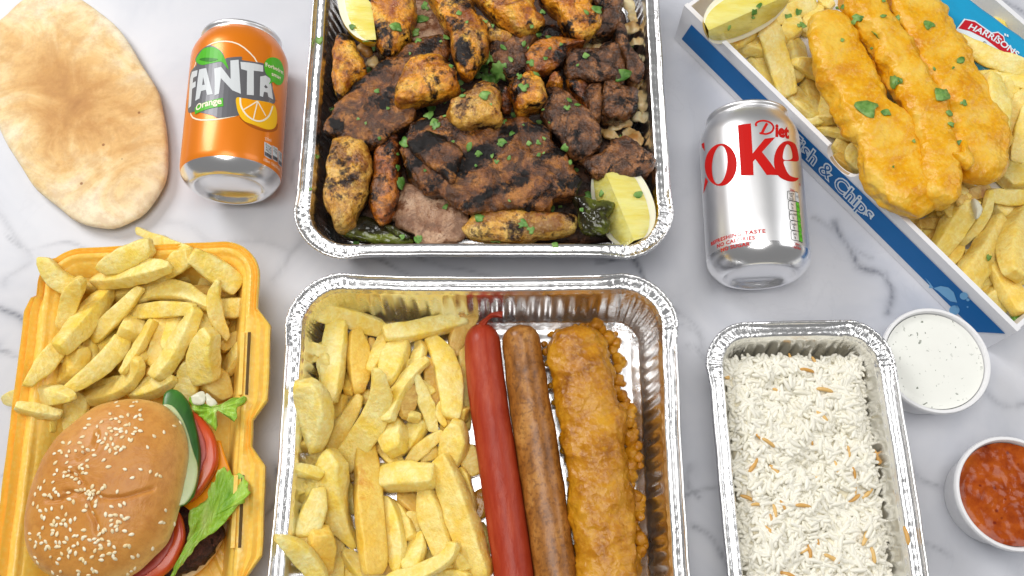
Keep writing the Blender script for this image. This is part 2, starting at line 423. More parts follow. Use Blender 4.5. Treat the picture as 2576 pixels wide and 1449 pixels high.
def slab(outline, z, th, N=None, world=False, amp=0, freq=100, seed=0, bev=.15):
    """flat piece with rounded edge following a traced outline"""
    return blob(outline, z, th * .5, th * .5, e=.35, R=6, N=N or 48, amp=amp, freq=freq, seed=seed, world=world)
def px(cr, pts): return [cr(*p) for p in pts]

# ---------------------------------------------------------------- flat print on surfaces
def poly_mesh(polys):
    cu = bpy.data.curves.new('print', 'CURVE'); cu.dimensions = '2D'; cu.fill_mode = 'BOTH'
    for p in polys:
        sp = cu.splines.new('POLY'); sp.points.add(len(p) - 1); sp.use_cyclic_u = True
        for i, q in enumerate(p): sp.points[i].co = (q[0] * 100, q[1] * 100, 0, 1)
    return curve_out(cu, .01)
def curve_out(cu, k=1.0):
    ob = bpy.data.objects.new('print', cu); COL.objects.link(ob)
    me = bpy.data.meshes.new_from_object(ob)
    v = [(p.co.x * k, p.co.y * k) for p in me.vertices]; f = [tuple(p.vertices) for p in me.polygons]
    bpy.data.objects.remove(ob); bpy.data.meshes.remove(me); bpy.data.curves.remove(cu)
    return v, f
def text_mesh(body, shear=0.0, spacing=1.0, offset=0.0):
    cu = bpy.data.curves.new('print', 'FONT'); cu.body = body; cu.size = 1.0; cu.resolution_u = 3
    cu.shear = shear; cu.space_character = spacing; cu.offset = offset; cu.fill_mode = 'FRONT'
    return curve_out(cu)
def stroke(pts, wd, closed=False, n=40):
    P = catmull([Vector((p[0], p[1], 0)) for p in pts], n, closed)
    if closed: P.append(P[0])
    a, b = [], []
    for i, p in enumerate(P):
        t = (P[min(i + 1, len(P) - 1)] - P[max(i - 1, 0)]).normalized(); s = Vector((-t.y, t.x, 0)) * wd / 2
        a.append((p + s)[:2]); b.append((p - s)[:2])
    v = a + b; m = len(P)
    return v, [(i, i + 1, m + i + 1, m + i) for i in range(m - 1)]
class Surf:
    curved = False
    def __init__(s, origin, ux, uy, nrm): s.o, s.ux, s.uy, s.n = Vector(origin), Vector(ux), Vector(uy), Vector(nrm)
    def uv(s, x, y):
        d = ray(x, y); t = (s.o - CAM).dot(s.n) / d.dot(s.n); q = CAM + d * t - s.o
        return (q.dot(s.ux), q.dot(s.uy))
    def pos(s, u, v, off): return s.o + s.ux * u + s.uy * v + s.n * off
class CanSurf:
    curved = True
    def __init__(s, mat, prof): s.m, s.inv, s.prof = mat, mat.inverted(), sorted(prof)
    def rad(s, z):
        p = s.prof
        for (z0, r0), (z1, r1) in zip(p, p[1:]):
            if z0 <= z <= z1: return r0 + (r1 - r0) * (z - z0) / (z1 - z0 + 1e-9)
        return .033
    def uv(s, x, y):
        o = s.inv @ CAM; d = (s.inv.to_3x3() @ ray(x, y)).normalized()
        r = .033
        for it in range(3):
            a = d.x ** 2 + d.y ** 2; b = o.x * d.x + o.y * d.y; c = o.x ** 2 + o.y ** 2 - r * r
            t = (-b - sqrt(max(b * b - a * c, 0))) / a
            q = o + d * t; r = s.rad(min(max(q.z, .014), .108))
        return (.033 * math.atan2(q.x, -q.y), q.z)
    def pos(s, u, v, off):
        f = u / .033; r = s.rad(v) + off
        return Vector((r * sin(f), -r * cos(f), v))
def decal(name, geo, surf, mat, off, parent, label=None):
    v, f = geo
    bm = bmesh.new()
    vs = [bm.verts.new((p[0], p[1], 0)) for p in v]
    for q in f:
        try: bm.faces.new([vs[i] for i in q])
        except ValueError: pass
    if surf.curved:
        us = [p[0] for p in v]; u = math.floor(min(us) / .003) * .003
        while u < max(us):
            bmesh.ops.bisect_plane(bm, geom=bm.verts[:] + bm.edges[:] + bm.faces[:], plane_co=(u, 0, 0), plane_no=(1, 0, 0)); u += .003
    bm.verts.index_update()
    V = [surf.pos(q.co.x, q.co.y, off) for q in bm.verts]
    Fc_ = [[q.index for q in fc.verts] for fc in bm.faces]
    bm.free()
    if surf.curved:
        me = mesh_data(name, V, Fc_, mat, smooth=False)
        o = bpy.data.objects.new(name, me); o.parent = parent; COL.objects.link(o)
    else:
        o = mk(name, (V, Fc_), mat, parent, smooth=False)
    if label: o['label'] = label
    return o
def print_polys(name, polys, cr, surf, mat, off, parent, label=None, smooth=0):
    if smooth: polys = [[tuple(p[:2]) for p in catmull([Vector((a, b, 0)) for a, b in q], smooth)] for q in polys]
    return decal(name, poly_mesh([[surf.uv(*cr(*p)) for p in q] for q in polys]), surf, mat, off, parent, label)
def print_stroke(name, pts, wpx, cr, surf, mat, off, parent, closed=False):
    uv = [surf.uv(*cr(*p)) for p in pts]
    return decal(name, stroke(uv, wpx * cr.k / 4000.0, closed), surf, mat, off, parent)
def print_text(name, body, p0, p1, cr, surf, mat, off, parent, height=None, shear=0.0, spacing=1.0, offset=0.0, bow=0.0, label=None):
    v, f = text_mesh(body, shear, spacing, offset)
    a, b = Vector(surf.uv(*cr(*p0))), Vector(surf.uv(*cr(*p1)))
    x0 = min(p[0] for p in v); x1 = max(p[0] for p in v); L = (b - a).length
    k = L / (x1 - x0); ky = height / .73 if height else k
    e = (b - a).normalized(); n = Vector((-e.y, e.x))
    out = []
    for p in v:
        t = (p[0] - x0) / (x1 - x0)
        q = a + e * ((p[0] - x0) * k) + n * (p[1] * ky + bow * 4 * t * (1 - t)); out.append((q.x, q.y))
    return decal(name, (out, f), surf, mat, off, parent, label)

# ---------------------------------------------------------------- tabletop
def tabletop():
    x0, x1, y0, y1, st = -.62, .62, -.42, .44, .002
    nx, ny = int((x1 - x0) / st) + 1, int((y1 - y0) / st) + 1
    X, Y = np.meshgrid(np.linspace(x0, x1, nx), np.linspace(y0, y1, ny))
    vein = np.zeros_like(X)
    rng = np.random.RandomState(3)
    wx = X.copy(); wy = Y.copy()
    for i in range(9):                              # waviness
        fx, fy, ph, am = rng.uniform(20, 160), rng.uniform(20, 160), rng.uniform(0, 6), rng.uniform(.001, .004)
        wx += am * .8 * np.sin(Y * fy + X * fx * .4 + ph); wy += am * .8 * np.sin(X * fx - Y * fy * .4 + ph * 2)
    veins = [([(-40, 740), (30, 800), (80, 860), (130, 960), (160, 1050)], 14, .8), ([(-30, 850), (40, 905), (100, 935), (200, 1010)], 13, .9),
             ([(10, 590), (60, 612), (150, 622), (260, 640)], 9, .45), ([(900, 640), (960, 662), (1040, 690), (1120, 700)], 10, .7),
             ([(1080, 640), (1150, 668), (1250, 690)], 8, .4), ([(1510, 628), (1560, 648), (1600, 672), (1640, 735), (1700, 800), (1770, 880)], 8, .8),
             ([(1700, 760), (1740, 830), (1790, 920), (1810, 1000)], 12, .55), ([(2108, 570), (2146, 655), (2212, 687), (2240, 728), (2253, 790)], 12, .85),
             ([(2060, 560), (2120, 600), (2180, 640)], 9, .35), ([(2250, 1100), (2290, 1149), (2320, 1189), (2370, 1229), (2420, 1250)], 12, .7),
             ([(2440, 975), (2500, 990), (2590, 1015)], 12, .4), ([(1740, 880), (1770, 905), (1800, 935)], 11, .7),
             ([(1740, 1250), (1785, 1240), (1830, 1236)], 10, .65), ([(1730, 1340), (1770, 1360), (1840, 1410)], 12, .6),
             ([(1715, 1160), (1760, 1205), (1800, 1260)], 9, .5), ([(640, 1330), (672, 1270), (700, 1210), (720, 1150)], 13, .75),
             ([(735, 300), (748, 380), (742, 460), (760, 540)], 9, .35), ([(2500, -20), (2560, 20), (2620, 70)], 13, .6),
             ([(690, 700), (720, 640), (780, 600)], 16, .3), ([(0, 1180), (30, 1160), (60, 1150)], 6, .35), ([(2290, 1330), (2330, 1375), (2390, 1410)], 8, .35),
             ([(-120, 400), (20, 560), (60, 640), (40, 700)], 18, .3), ([(420, 560), (520, 600), (650, 610), (730, 640)], 20, .2)]
    for pts, wpx, st_ in veins:
        P = [at(x, y, 0) for x, y in pts]
        best = np.full_like(X, 9.0)
        for a, b in zip(P, P[1:]):
            dx, dy = b.x - a.x, b.y - a.y
            t = np.clip(((wx - a.x) * dx + (wy - a.y) * dy) / (dx * dx + dy * dy), 0, 1)
            best = np.minimum(best, np.hypot(wx - a.x - t * dx, wy - a.y - t * dy))
        wm = wpx / 3900.0
        vein = np.maximum(vein, st_ * (np.exp(-(best / wm) ** 2) * .55 + .45 * np.exp(-(best / (wm * .3)) ** 2)))
    V = np.stack([X, Y, np.zeros_like(X)], -1).reshape(-1, 3)
    idx = np.arange(nx * ny).reshape(ny, nx)
    Fq = np.stack([idx[:-1, :-1], idx[:-1, 1:], idx[1:, 1:], idx[1:, :-1]], -1).reshape(-1, 4)
    # slab below the sheet
    n0 = len(V); V = np.vstack([V, [(x0, y0, -.03), (x1, y0, -.03), (x1, y1, -.03), (x0, y1, -.03)]])
    cs = [idx[0, 0], idx[0, -1], idx[-1, -1], idx[-1, 0]]
    faces = Fq.tolist() + [[n0 + 3, n0 + 2, n0 + 1, n0]]
    edges = [list(idx[0, :]), list(idx[:, -1]), list(idx[-1, ::-1]), list(idx[::-1, 0])]
    for i, ed in enumerate(edges): faces.append([int(q) for q in ed][::-1] + [n0 + i, n0 + (i + 1) % 4])
    k = Mat('marble', .38, spec=.4)
    n = k.noise(26, 6, .65, 1.4); f = k.math('MULTIPLY', k.attr('vein'), k.ramp(n, [(.33, 0.12), (.56, 1.0)]))
    cl = k.noise(7, 4, .6, 1.0)
    fine = k.ramp(k.math('ABSOLUTE', k.math('SUBTRACT', k.noise(11, 6, .62, 1.6), .5)), [(.0, .5), (.022, 0.0)])
    base = k.ramp(cl, [(.3, S(196, 199, 208)), (.55, S(214, 215, 221)), (.75, S(221, 221, 225))])
    c = k.mix(k.math('MULTIPLY', fine, k.ramp(k.noise(5, 3), [(.5, 0.0), (.7, .28)])), base, S(150, 153, 164))
    c = k.mix(k.math('MULTIPLY', f, 1.0, True), c, S(84, 88, 102))
    k.set('Base Color', c)
    me = bpy.data.meshes.new('tabletop')
    me.from_pydata(V.tolist(), [], faces)
    me.materials.append(k.m)
    a = me.attributes.new('vein', 'FLOAT', 'POINT'); a.data.foreach_set('value', np.append(vein.reshape(-1), [0] * 4))
    o = bpy.data.objects.new('tabletop', me); COL.objects.link(o); WL[o] = Vector()
    tag(o, kind='structure')
tabletop()

# ---------------------------------------------------------------- foil trays
def rrect(a, b, r, d, ns, na):
    """rounded rectangle grown by d; returns (x, y, nx, ny, arc length, corner 0..1)"""
    out = []; s = 0.0
    r2 = max(r + d, .002); A_, B_ = a - r, b - r
    def side(x0, y0, x1, y1, nx, ny, n):
        nonlocal s
        L = math.hypot(x1 - x0, y1 - y0)
        for i in range(n):
            t = i / n; e = min(t, 1 - t) * L
            out.append((x0 + (x1 - x0) * t + nx * r2, y0 + (y1 - y0) * t + ny * r2, nx, ny, s + L * t, max(0, 1 - e / .012) * .8, 4 * t * (1 - t)))
        s += L
    def arc(cx, cy, a0, n):
        nonlocal s
        for i in range(n):
            q = a0 + pi / 2 * i / n
            out.append((cx + cos(q) * r2, cy + sin(q) * r2, cos(q), sin(q), s + r * (q - a0), 1.0, 0.0))
        s += r * pi / 2
    side(A_, -B_, A_, B_, 1, 0, ns[1]); arc(A_, B_, 0, na)
    side(A_, B_, -A_, B_, 0, 1, ns[0]); arc(-A_, B_, pi / 2, na)
    side(-A_, B_, -A_, -B_, -1, 0, ns[1]); arc(-A_, -B_, pi, na)
    side(-A_, -B_, A_, -B_, 0, -1, ns[0]); arc(A_, -B_, 1.5 * pi, na)
    return out
def foil_tray(name, cx, cy, a, b, ang, Hh, r, label, seed, bow=.0015):
    ns = (int(a * 2 / .0011), int(b * 2 / .0011)); na = 60
    kk = Hh / .046
    spec = [(-.060, .0025, 0, 0), (-.027, .0025, 0, 0), (-.0255, .0012, 0, 0), (-.0215, .0012, 0, 0), (-.020, .0026, .2, 0), (-.0172, .0028, .2, .1)]
    wz = [.0042, .008, .013, .019, .025, .031, .036, .0405]
    for i, z in enumerate(wz): spec.append((-.0158 + .0066 * (z - .004) / .037, z * kk, 1.0 if 0 < i < 6 else .25, .35))
    spec += [(-.0088, Hh - .0038, .25, .3), (-.0082, Hh - .0032, 0, .3), (-.0079, Hh - .0006, 0, .5), (-.0072, Hh, 0, .8), (-.0056, Hh + .0003, 0, 1), (-.0040, Hh - .0002, 0, 1), (-.0022, Hh - .0007, 0, 1),
             (-.0009, Hh + .0004, 0, .9), (-.0005, Hh + .0026, 0, .5), (.0004, Hh + .0032, 0, .5), (.0012, Hh + .0026, 0, .6), (.0014, Hh + .0002, 0, .7), (.0010, Hh - .0016, 0, .7), (.0002, Hh - .0020, 0, .6)]
    rings = []; cr = []
    ca, sa = cos(ang), sin(ang)
    for i, (d, z, rib, crk) in enumerate(spec):
        ring = []
        for (x, y, nx, ny, s, cn, mid) in rrect(a, b, r, d, ns, na):
            o = 0.0
            st = 1 - cn
            if rib: o += rib * (.0007 * sin(2 * pi * s / .0078) * st + .0016 * cn * noise.noise(Vector((s * 420, z * 40, seed))) )
            dz = 0.0
            if crk:
                nn = noise.noise(Vector((s * 620, d * 260, seed * 3.1))); n2 = noise.noise(Vector((s * 1500, d * 700, seed * 1.7)))
                dz += crk * cn * (.0011 * nn + .0006 * n2); o += crk * cn * .0007 * n2
                dz += crk * st * .00012 * (1 + sin(2 * pi * s / .0062)) * (1 if -.0062 < d < -.003 else 0)
                dz += crk * .0005 * noise.noise(Vector((s * 70, d * 60, seed)))
                if d > -.0012: dz -= cn * .0022 * (1 if z > Hh else 0); o += cn * .0012
            o -= bow * mid * (z / Hh) + .0004 * noise.noise(Vector((s * 40, 0, seed + 2)))
            X, Y = x + nx * o, y + ny * o
            ring.append(Vector((cx + X * ca - Y * sa, cy + X * sa + Y * ca, z + dz))); cr.append(cn * .8 + .2)
        rings.append(ring)
    v, f = rings_to_mesh(rings, Vector((cx, cy, .0025)), None)
    o = mk(name, (v, f), FOIL, None, label, 'tray', 'foil trays', attrs={'crinkle': cr + [.2]}, loc=Vector((cx, cy, 0)))
    return o
TH = .046
LOW = dict(cx=-.0187, cy=-.0085 - .1215, a=.1195, b=.1215, ang=0.0)
UP = dict(cx=-.0182, cy=.0062 + .1215, a=.1202, b=.1215, ang=0.0)
RT = dict(cx=.1785, cy=-.0395 - .0985, a=.0556, b=.0985, ang=radians(1.2))
up_tray = foil_tray('foil_tray', UP['cx'], UP['cy'], UP['a'], UP['b'], 0, TH, .033, 'square foil tray heaped with charred grilled meats', 1, .0004)
low_tray = foil_tray('foil_tray', LOW['cx'], LOW['cy'], LOW['a'], LOW['b'], 0, TH, .033, 'square foil tray holding chips and three long sausages', 2, .0016)
rice_tray = foil_tray('foil_tray', RT['cx'], RT['cy'], RT['a'], RT['b'], RT['ang'], .045, .026, 'narrow oblong foil tray filled with white rice', 3, -.0006)
for o_, s_ in ((up_tray, 'the rim of the meat tray'), (low_tray, 'the chip tray'), (rice_tray, 'the rice tray')): SHORT[o_.name] = s_

# ---------------------------------------------------------------- yellow foam burger box
YB = dict(cx=-.2285, cy=-.1035, a=.0675, b=.1185, ang=.048)
YH = .036
def yb_pt(x, y, z):
    ca, sa = cos(YB['ang']), sin(YB['ang'])
    return Vector((YB['cx'] + x * ca - y * sa, YB['cy'] + x * sa + y * ca, z))
def foam_box():
    a, b, r = YB['a'], YB['b'], .022
    root = empty('foam_burger_box', (YB['cx'], YB['cy'], 0), 'yellow foam takeaway box holding a burger and chips', 'box')
    spec = [(-.040, .004, 0), (-.022, .004, 0), (-.0195, .0052, 0), (-.0180, .0085, 0), (-.0125, .022, 0), (-.0080, .0315, 0), (-.0066, .0322, 0), (-.0058, .0326, 0), (-.0050, .0345, 0), (-.0040, YH, 0), (-.0020, YH + .0003, 0),
            (-.0004, YH - .0022, .30), (.0006, YH + .0026, .55), (.0014, YH - .0018, .75), (.0022, YH + .0024, .95), (.0028, YH - .0006, 1), (.0030, YH - .0030, 1), (.0018, YH - .0052, .95), (-.002, YH - .0052, .5), (-.0068, .030, 0), (-.0115, .018, 0), (-.0172, .004, 0), (-.021, .0002, 0)]
    rings = []
    for d, z, ext in spec:
        ring = []
        for (x, y, nx, ny, s, cn, mid) in rrect(a, b, r, d, (36, 150), 18):
            o = 0.0
            zz = z
            if ext:
                if nx < -.7: o += ext * .0065 * min(1, mid * 3)               # torn hinge side
                else: zz = min(z, YH) if z > YH - .002 else z
                if nx > .7 and cn < 1:                                   # two locking tabs
                    for c0, hw in ((.0385, .036), (-.0515, .038)):
                        o += ext * .0088 * min(1, max(0, (hw - abs(y - c0)) / .012))
                if nx < -.7 and y > .088: o *= 0; 
            w_ = .0004 * noise.noise(Vector((s * 50, d * 30, 4.0)))
            ring.append(yb_pt(x + nx * (o + w_), y + ny * (o + w_), zz + .0003 * noise.noise(Vector((s * 90, d * 200, 1)))))
        rings.append(ring)
    v, f = rings_to_mesh(rings, yb_pt(0, 0, .004), yb_pt(0, 0, .0002))
    mk('tray_base', (v, f), FOAM, root, sharp=50)
    for c0, hw in ((.0385, .020), (-.0515, .021)):                       # lid tab slots, uncut: solid dark bars stand in for the shade inside
        bx = []
        for dx in (-.0006, .0010):
            for dy in (-hw, hw):
                for z in (.0340, YH + .0006): bx.append(yb_pt(a - .0016 + dx, c0 + dy, z))
        mk('slot', (bx, [(0, 1, 3, 2), (4, 6, 7, 5), (0, 4, 5, 1), (2, 3, 7, 6), (1, 5, 7, 3), (0, 2, 6, 4)]), SLOT_SHADE, root, smooth=False)
        bx = []
        for dx in (-.0048, -.0024):
            for dy in (-hw, hw):
                for z in (.030, YH + .0012): bx.append(yb_pt(a - .0016 + dx, c0 + dy, z))
        mk('slot_lip', (bx, [(0, 1, 3, 2), (4, 6, 7, 5), (0, 4, 5, 1), (2, 3, 7, 6), (1, 5, 7, 3), (0, 2, 6, 4)]), FOAM, root, smooth=False)
    return root
yellow_box = foam_box()
SHORT['tray_base'] = 'the yellow box'

# ---------------------------------------------------------------- fish and chips box
FH = .042
fb0, fb1 = at(1721, 13, FH), at(2559, 834, FH)
FU = (fb1 - fb0).normalized(); FN = Vector((FU.y, -FU.x, 0))             # FN points away from the box, to the camera
if FN.dot(Vector((-1, -1, 0))) < 0: FN = -FN
FLEN, FWID = (fb1 - fb0).length, .178
def fb_pt(u, wv, z): return Vector((fb0.x, fb0.y, 0)) + FU * u - FN * wv + Vector((0, 0, z))
def card_wall(name, prof, w0, w1, root, along=True, mats=None):
    """prof: outline in (u, z); extruded from w0 to w1 across"""
    n = len(prof); v = [fb_pt(u, w0, z) for u, z in prof] + [fb_pt(u, w1, z) for u, z in prof]
    if not along: v = [fb_pt(w0, u, z) for u, z in prof] + [fb_pt(w1, u, z) for u, z in prof]
    f = [tuple(range(n)), tuple(range(2 * n - 1, n - 1, -1))] + [(i, n + i, n + (i + 1) % n, (i + 1) % n) for i in range(n)]
    return mk(name, (v, f), WCARD, root, smooth=False)
fish_box = empty('fish_and_chips_box', fb_pt(FLEN / 2, FWID / 2, 0), 'white card box with blue printed band, holding battered fish and chips', 'box')
nu = (Surf(fb0, FU, Vector((0, 0, 1)), FN)).uv(*F1(1378, 1345))[0]
notch = [(nu + .0135 * cos(q), FH - .012 * sin(q)) for q in [pi * i / 14 for i in range(15)]]
wallp = [(0, 0.0006), (FLEN, 0.0006), (FLEN, FH)] + notch + [(0, FH)]
card_wall('front_wall', wallp, .0, .0034, fish_box)
card_wall('back_wall', [(0, .0006), (FLEN, .0006), (FLEN, FH), (0, FH)], FWID - .0034, FWID, fish_box)
card_wall('end_wall', [(.0036, .0006), (FWID - .0036, .0006), (FWID - .0036, FH - .001), (.0036, FH - .001)], .0004, .0032, fish_box, along=False)
card_wall('end_wall', [(.0036, .0006), (FWID - .0036, .0006), (FWID - .0036, FH - .001), (.0036, FH - .001)], FLEN - .0032, FLEN - .0004, fish_box, along=False)
v = [fb_pt(u, wv, z) for z in (.0004, .0024) for u, wv in ((.002, .002), (FLEN - .002, .002), (FLEN - .002, FWID - .002), (.002, FWID - .002))]
mk('base', (v, [(3, 2, 1, 0), (4, 5, 6, 7), (0, 1, 5, 4), (1, 2, 6, 5), (2, 3, 7, 6), (3, 0, 4, 7)]), WCARD, fish_box, smooth=False)
# corrugated edge showing inside the thumb notch
ne = [(nu + .0139 * cos(q), FH - .0124 * sin(q)) for q in [pi * i / 14 for i in range(15)]]
vv = [fb_pt(u, w_, z + .0005) for w_ in (.0006, .0028) for u, z in ne]
mk('notch_edge', (vv, [(i, i + 1, 15 + i + 1, 15 + i) for i in range(14)]), CARDEDGE, fish_box, smooth=False)
FS = Surf(fb0, FU, Vector((0, 0, 1)), FN)
band_l = [F1(115, 150), F1(75, 350)]; band_r = [F3(1185, 1320), F3(1265, 1265)]
zt, zb = FH - .0105, .0085
ul, ur = FS.uv(*band_l[0])[0], FS.uv(*band_r[1])[0]
bandp = [(ul + .004, zt - FH), (ul - .0005, zb - FH), (ur - .010, zb - FH), (ur, zt - FH)]
decal('blue_band', poly_mesh([bandp]), FS, BAND, .0005, fish_box, 'deep blue printed band along the front wall')
t0, t1 = FS.uv(*F1(960, 1195)), FS.uv(*F3(322, 418))
def fb_text(body, u0, u1, z0, hgt, mat, off, offset, name):
    v, f = text_mesh(body, 0.0, 1.0, offset)
    x0 = min(p[0] for p in v); x1 = max(p[0] for p in v); k = (u1 - u0) / (x1 - x0)
    decal(name, ([(u0 + (p[0] - x0) * k, z0 - FH + p[1] * hgt / .73) for p in v], f), FS, mat, off, fish_box)
fb_text('Fish & Chips', t0[0] - .0012, t1[0] + .0012, .0130, .0158, WINK, .0007, .060, 'lettering_outline')
fb_text('Fish & Chips', t0[0], t1[0], .0130, .0158, BAND, .0009, -.008, 'lettering')
def fpoly(pts, mat, off, name): print_polys(name, [pts], F3, FS, mat, off, fish_box)
fpoly([(738, 830), (775, 870), (800, 905), (850, 890), (905, 900), (945, 935), (970, 1010), (920, 1000), (870, 960), (830, 925), (795, 905), (765, 905), (770, 880)], PALEBLUE, .0007, 'printed_fish')
for cx_, cy_, rr_ in ((1018, 962, 30), (1048, 990, 12), (968, 1040, 9), (1045, 1042, 7), (950, 1065, 38)):
    fpoly([(cx_ + rr_ * cos(i * pi / 8), cy_ + rr_ * .9 * sin(i * pi / 8)) for i in range(16)], PALEBLUE, .0007, 'printed_bubble')

# ---------------------------------------------------------------- chips (thick-cut fried potatoes)
class Pile:
    def __init__(s, cx, cy, hx, hy, floor):
        s.st = .0025; s.x0, s.y0 = cx - hx, cy - hy
        s.nx, s.ny = int(2 * hx / s.st), int(2 * hy / s.st)
        s.h = [[floor(s.x0 + i * s.st, s.y0 + j * s.st) for j in range(s.ny)] for i in range(s.nx)]
    def ij(s, p): return (min(max(int((p.x - s.x0) / s.st), 0), s.nx - 1), min(max(int((p.y - s.y0) / s.st), 0), s.ny - 1))
    def get(s, p): i, j = s.ij(p); return s.h[i][j]
    def put(s, p, z):
        i, j = s.ij(p)
        if z > s.h[i][j]: s.h[i][j] = z
def tray_floor(cx, cy, a, b, ang, Hh, wall=.016, fl=.003, rim=.007):
    def f(x, y):
        dx, dy = x - cx, y - cy; X = dx * cos(ang) + dy * sin(ang); Y = -dx * sin(ang) + dy * cos(ang)
        d = min(a - abs(X), b - abs(Y))
        if d < -.004: return 0.0
        if d < rim: return Hh + .001
        if d < wall: return fl + (Hh - fl) * (wall - d) / (wall - rim)
        return fl
    return f
def fish_floor(x, y):
    q = Vector((x, y, 0)) - Vector((fb0.x, fb0.y, 0)); u = q.dot(FU); wv = q.dot(-FN)
    if u < 0 or u > FLEN or wv < 0 or wv > FWID: return 0.0
    if min(u, FLEN - u, wv, FWID - wv) < .0036: return FH + .0005
    return .0030
PY = Pile(YB['cx'], YB['cy'], .12, .15, tray_floor(YB['cx'], YB['cy'], YB['a'], YB['b'], YB['ang'], YH, .018, .0045, .005))
PL = Pile(LOW['cx'], LOW['cy'], .15, .15, tray_floor(LOW['cx'], LOW['cy'], LOW['a'], LOW['b'], 0, TH))
PF = Pile(.25, .1, .22, .24, fish_floor)

ANG = [radians(q) for q in (0, 22, 38, 52, 68, 90, 112, 128, 142, 158, 180, 202, 218, 232, 248, 270, 292, 308, 322, 338)]
def chip_geo(a, m, b, w0, wm, w1, th, roll, seed):
    ctrl = 2 * m - (a + b) / 2
    rnd = random.Random(seed)
    n = 10; L = (b - a).length
    sl0, sl1 = rnd.uniform(-.35, .35), rnd.uniform(-.35, .35)
    ts = [0.0, .012, .05] + [i / n for i in range(1, n)] + [.95, .988, 1.0]
    ks = [.74, .92, .99] + [1.0] * (n - 1) + [.99, .92, .74]
    tw = rnd.uniform(-.35, .35)
    tap = rnd.uniform(.85, 1.15)
    rings = []; edge = []
    sec = [(math.copysign(abs(cos(q)) ** .30, cos(q)), math.copysign(abs(sin(q)) ** .30, sin(q))) for q in ANG]
    for t, k in zip(ts, ks):
        p = a * (1 - t) ** 2 + ctrl * 2 * t * (1 - t) + b * t * t
        T = ((ctrl - a) * (1 - t) + (b - ctrl) * t).normalized()
        Sd = T.cross(Vector((0, 0, 1))).normalized(); U = Sd.cross(T)
        ro = roll + tw * (t - .5); cr_, sr = cos(ro), sin(ro); S2 = Sd * cr_ + U * sr; U2 = U * cr_ - Sd * sr
        hw = .5 * (w0 * (1 - t) * (1 - 2 * t) + wm * 4 * t * (1 - t) + w1 * t * (2 * t - 1))
        hw = max(hw, .0012)
        ht = .5 * th * min(1.0, .45 + .55 * hw / (.5 * wm + 1e-6)) * (1 + .12 * sin(3 * t + seed))
        ring = []
        for (x, y) in sec:
            sh = (sl0 * (1 - t) ** 6 + sl1 * t ** 6) * x * hw
            q = p + S2 * (x * hw * k * (1 + .10 * y * (tap - 1) * 4)) + U2 * (y * ht * k) + T * sh
            d = S2 * x + U2 * y
            q = q + d * (.00110 * fbm(q, 80, seed, 3) + .00035 * fbm(q, 330, seed, 2))
            ring.append(q); edge.append(min(1, abs(x) ** 6 * abs(y) ** 6 * 1.2 + (.7 if t in (0, 1) else 0)))
        rings.append(ring)
    v, f = rings_to_mesh(rings, a.lerp(ctrl, -.006), b.lerp(ctrl, -.006))
    return v, f, {'edge': edge + [.5, .5]}
CHIPN = [0]
def put_chip(pile, cr, d, suffix, group, zcap=.07, sink=.002, lift=0.0):
    lay, x0, y0, xm, ym, x1, y1, w0, wm, w1, desc, tone = d
    CHIPN[0] += 1; seed = CHIPN[0]; rnd = random.Random(seed * 31)
    x0, y0, x1, y1 = x0 + (x0 - xm) * .13, y0 + (y0 - ym) * .13, x1 + (x1 - xm) * .13, y1 + (y1 - ym) * .13
    w0, wm, w1 = w0 * .94, wm * 1.02, w1 * .94
    a2, m2, b2 = cr(x0, y0), cr(xm, ym), cr(x1, y1); k = cr.k
    za = zb_ = .03
    for it in range(3):
        zm = (za + zb_) / 2
        a, m, b = at(*a2, za), at(*m2, zm), at(*b2, zb_)
        sc = 1 / ppm(m2[1], zm)
        W = [max(q * k * sc, .0035) for q in (w0, wm, w1)]
        th = min(max(.70 * W[1], .0065), .0130) * rnd_th(seed)
        H1, H2 = [], []
        smp = []
        for i in range(13):
            t = i / 12; p = a * (1 - t) ** 2 + (2 * m - (a + b) / 2) * 2 * t * (1 - t) + b * t * t
            T = (b - a).normalized(); Sd = T.cross(Vector((0, 0, 1))).normalized()
            hw = .4 * (W[0] * (1 - t) * (1 - 2 * t) + W[1] * 4 * t * (1 - t) + W[2] * t * (2 * t - 1))
            for s_ in (-1, -.5, 0, .5, 1):
                q = p + Sd * s_ * hw; smp.append((t, q)); (H1 if t < .5 else H2).append(pile.get(q))
        H1.sort(); H2.sort()
        hA, hB = H1[int(len(H1) * .72)], H2[int(len(H2) * .72)]
        L = (Vector((b.x - a.x, b.y - a.y, 0))).length
        sl = max(-.55, min(.55, (hB - hA) / max(L * .5, .004)))
        zc = (hA + hB) / 2 + th / 2 - sink + lift + .0011 * lay
        za, zb_ = min(zc - sl * L / 2, zcap), min(zc + sl * L / 2, zcap)
        za, zb_ = max(za, th * .5 + .003), max(zb_, th * .5 + .003)
    zm = (za + zb_) / 2
    a, m, b = at(*a2, za), at(*m2, zm), at(*b2, zb_)
    for t, q in smp: pile.put(q, za + (zb_ - za) * t + th * .45)
    roll = rnd.choice((-1, 1)) * rnd.uniform(.12, .55)
    o = mk('chip', chip_geo(a, m, b, W[0], W[1], W[2], th, roll, seed), CHIP[tone], None, desc + suffix, 'chip', group, short='chips')
    return o
def rnd_th(seed): return random.Random(seed * 77).uniform(.82, 1.12)
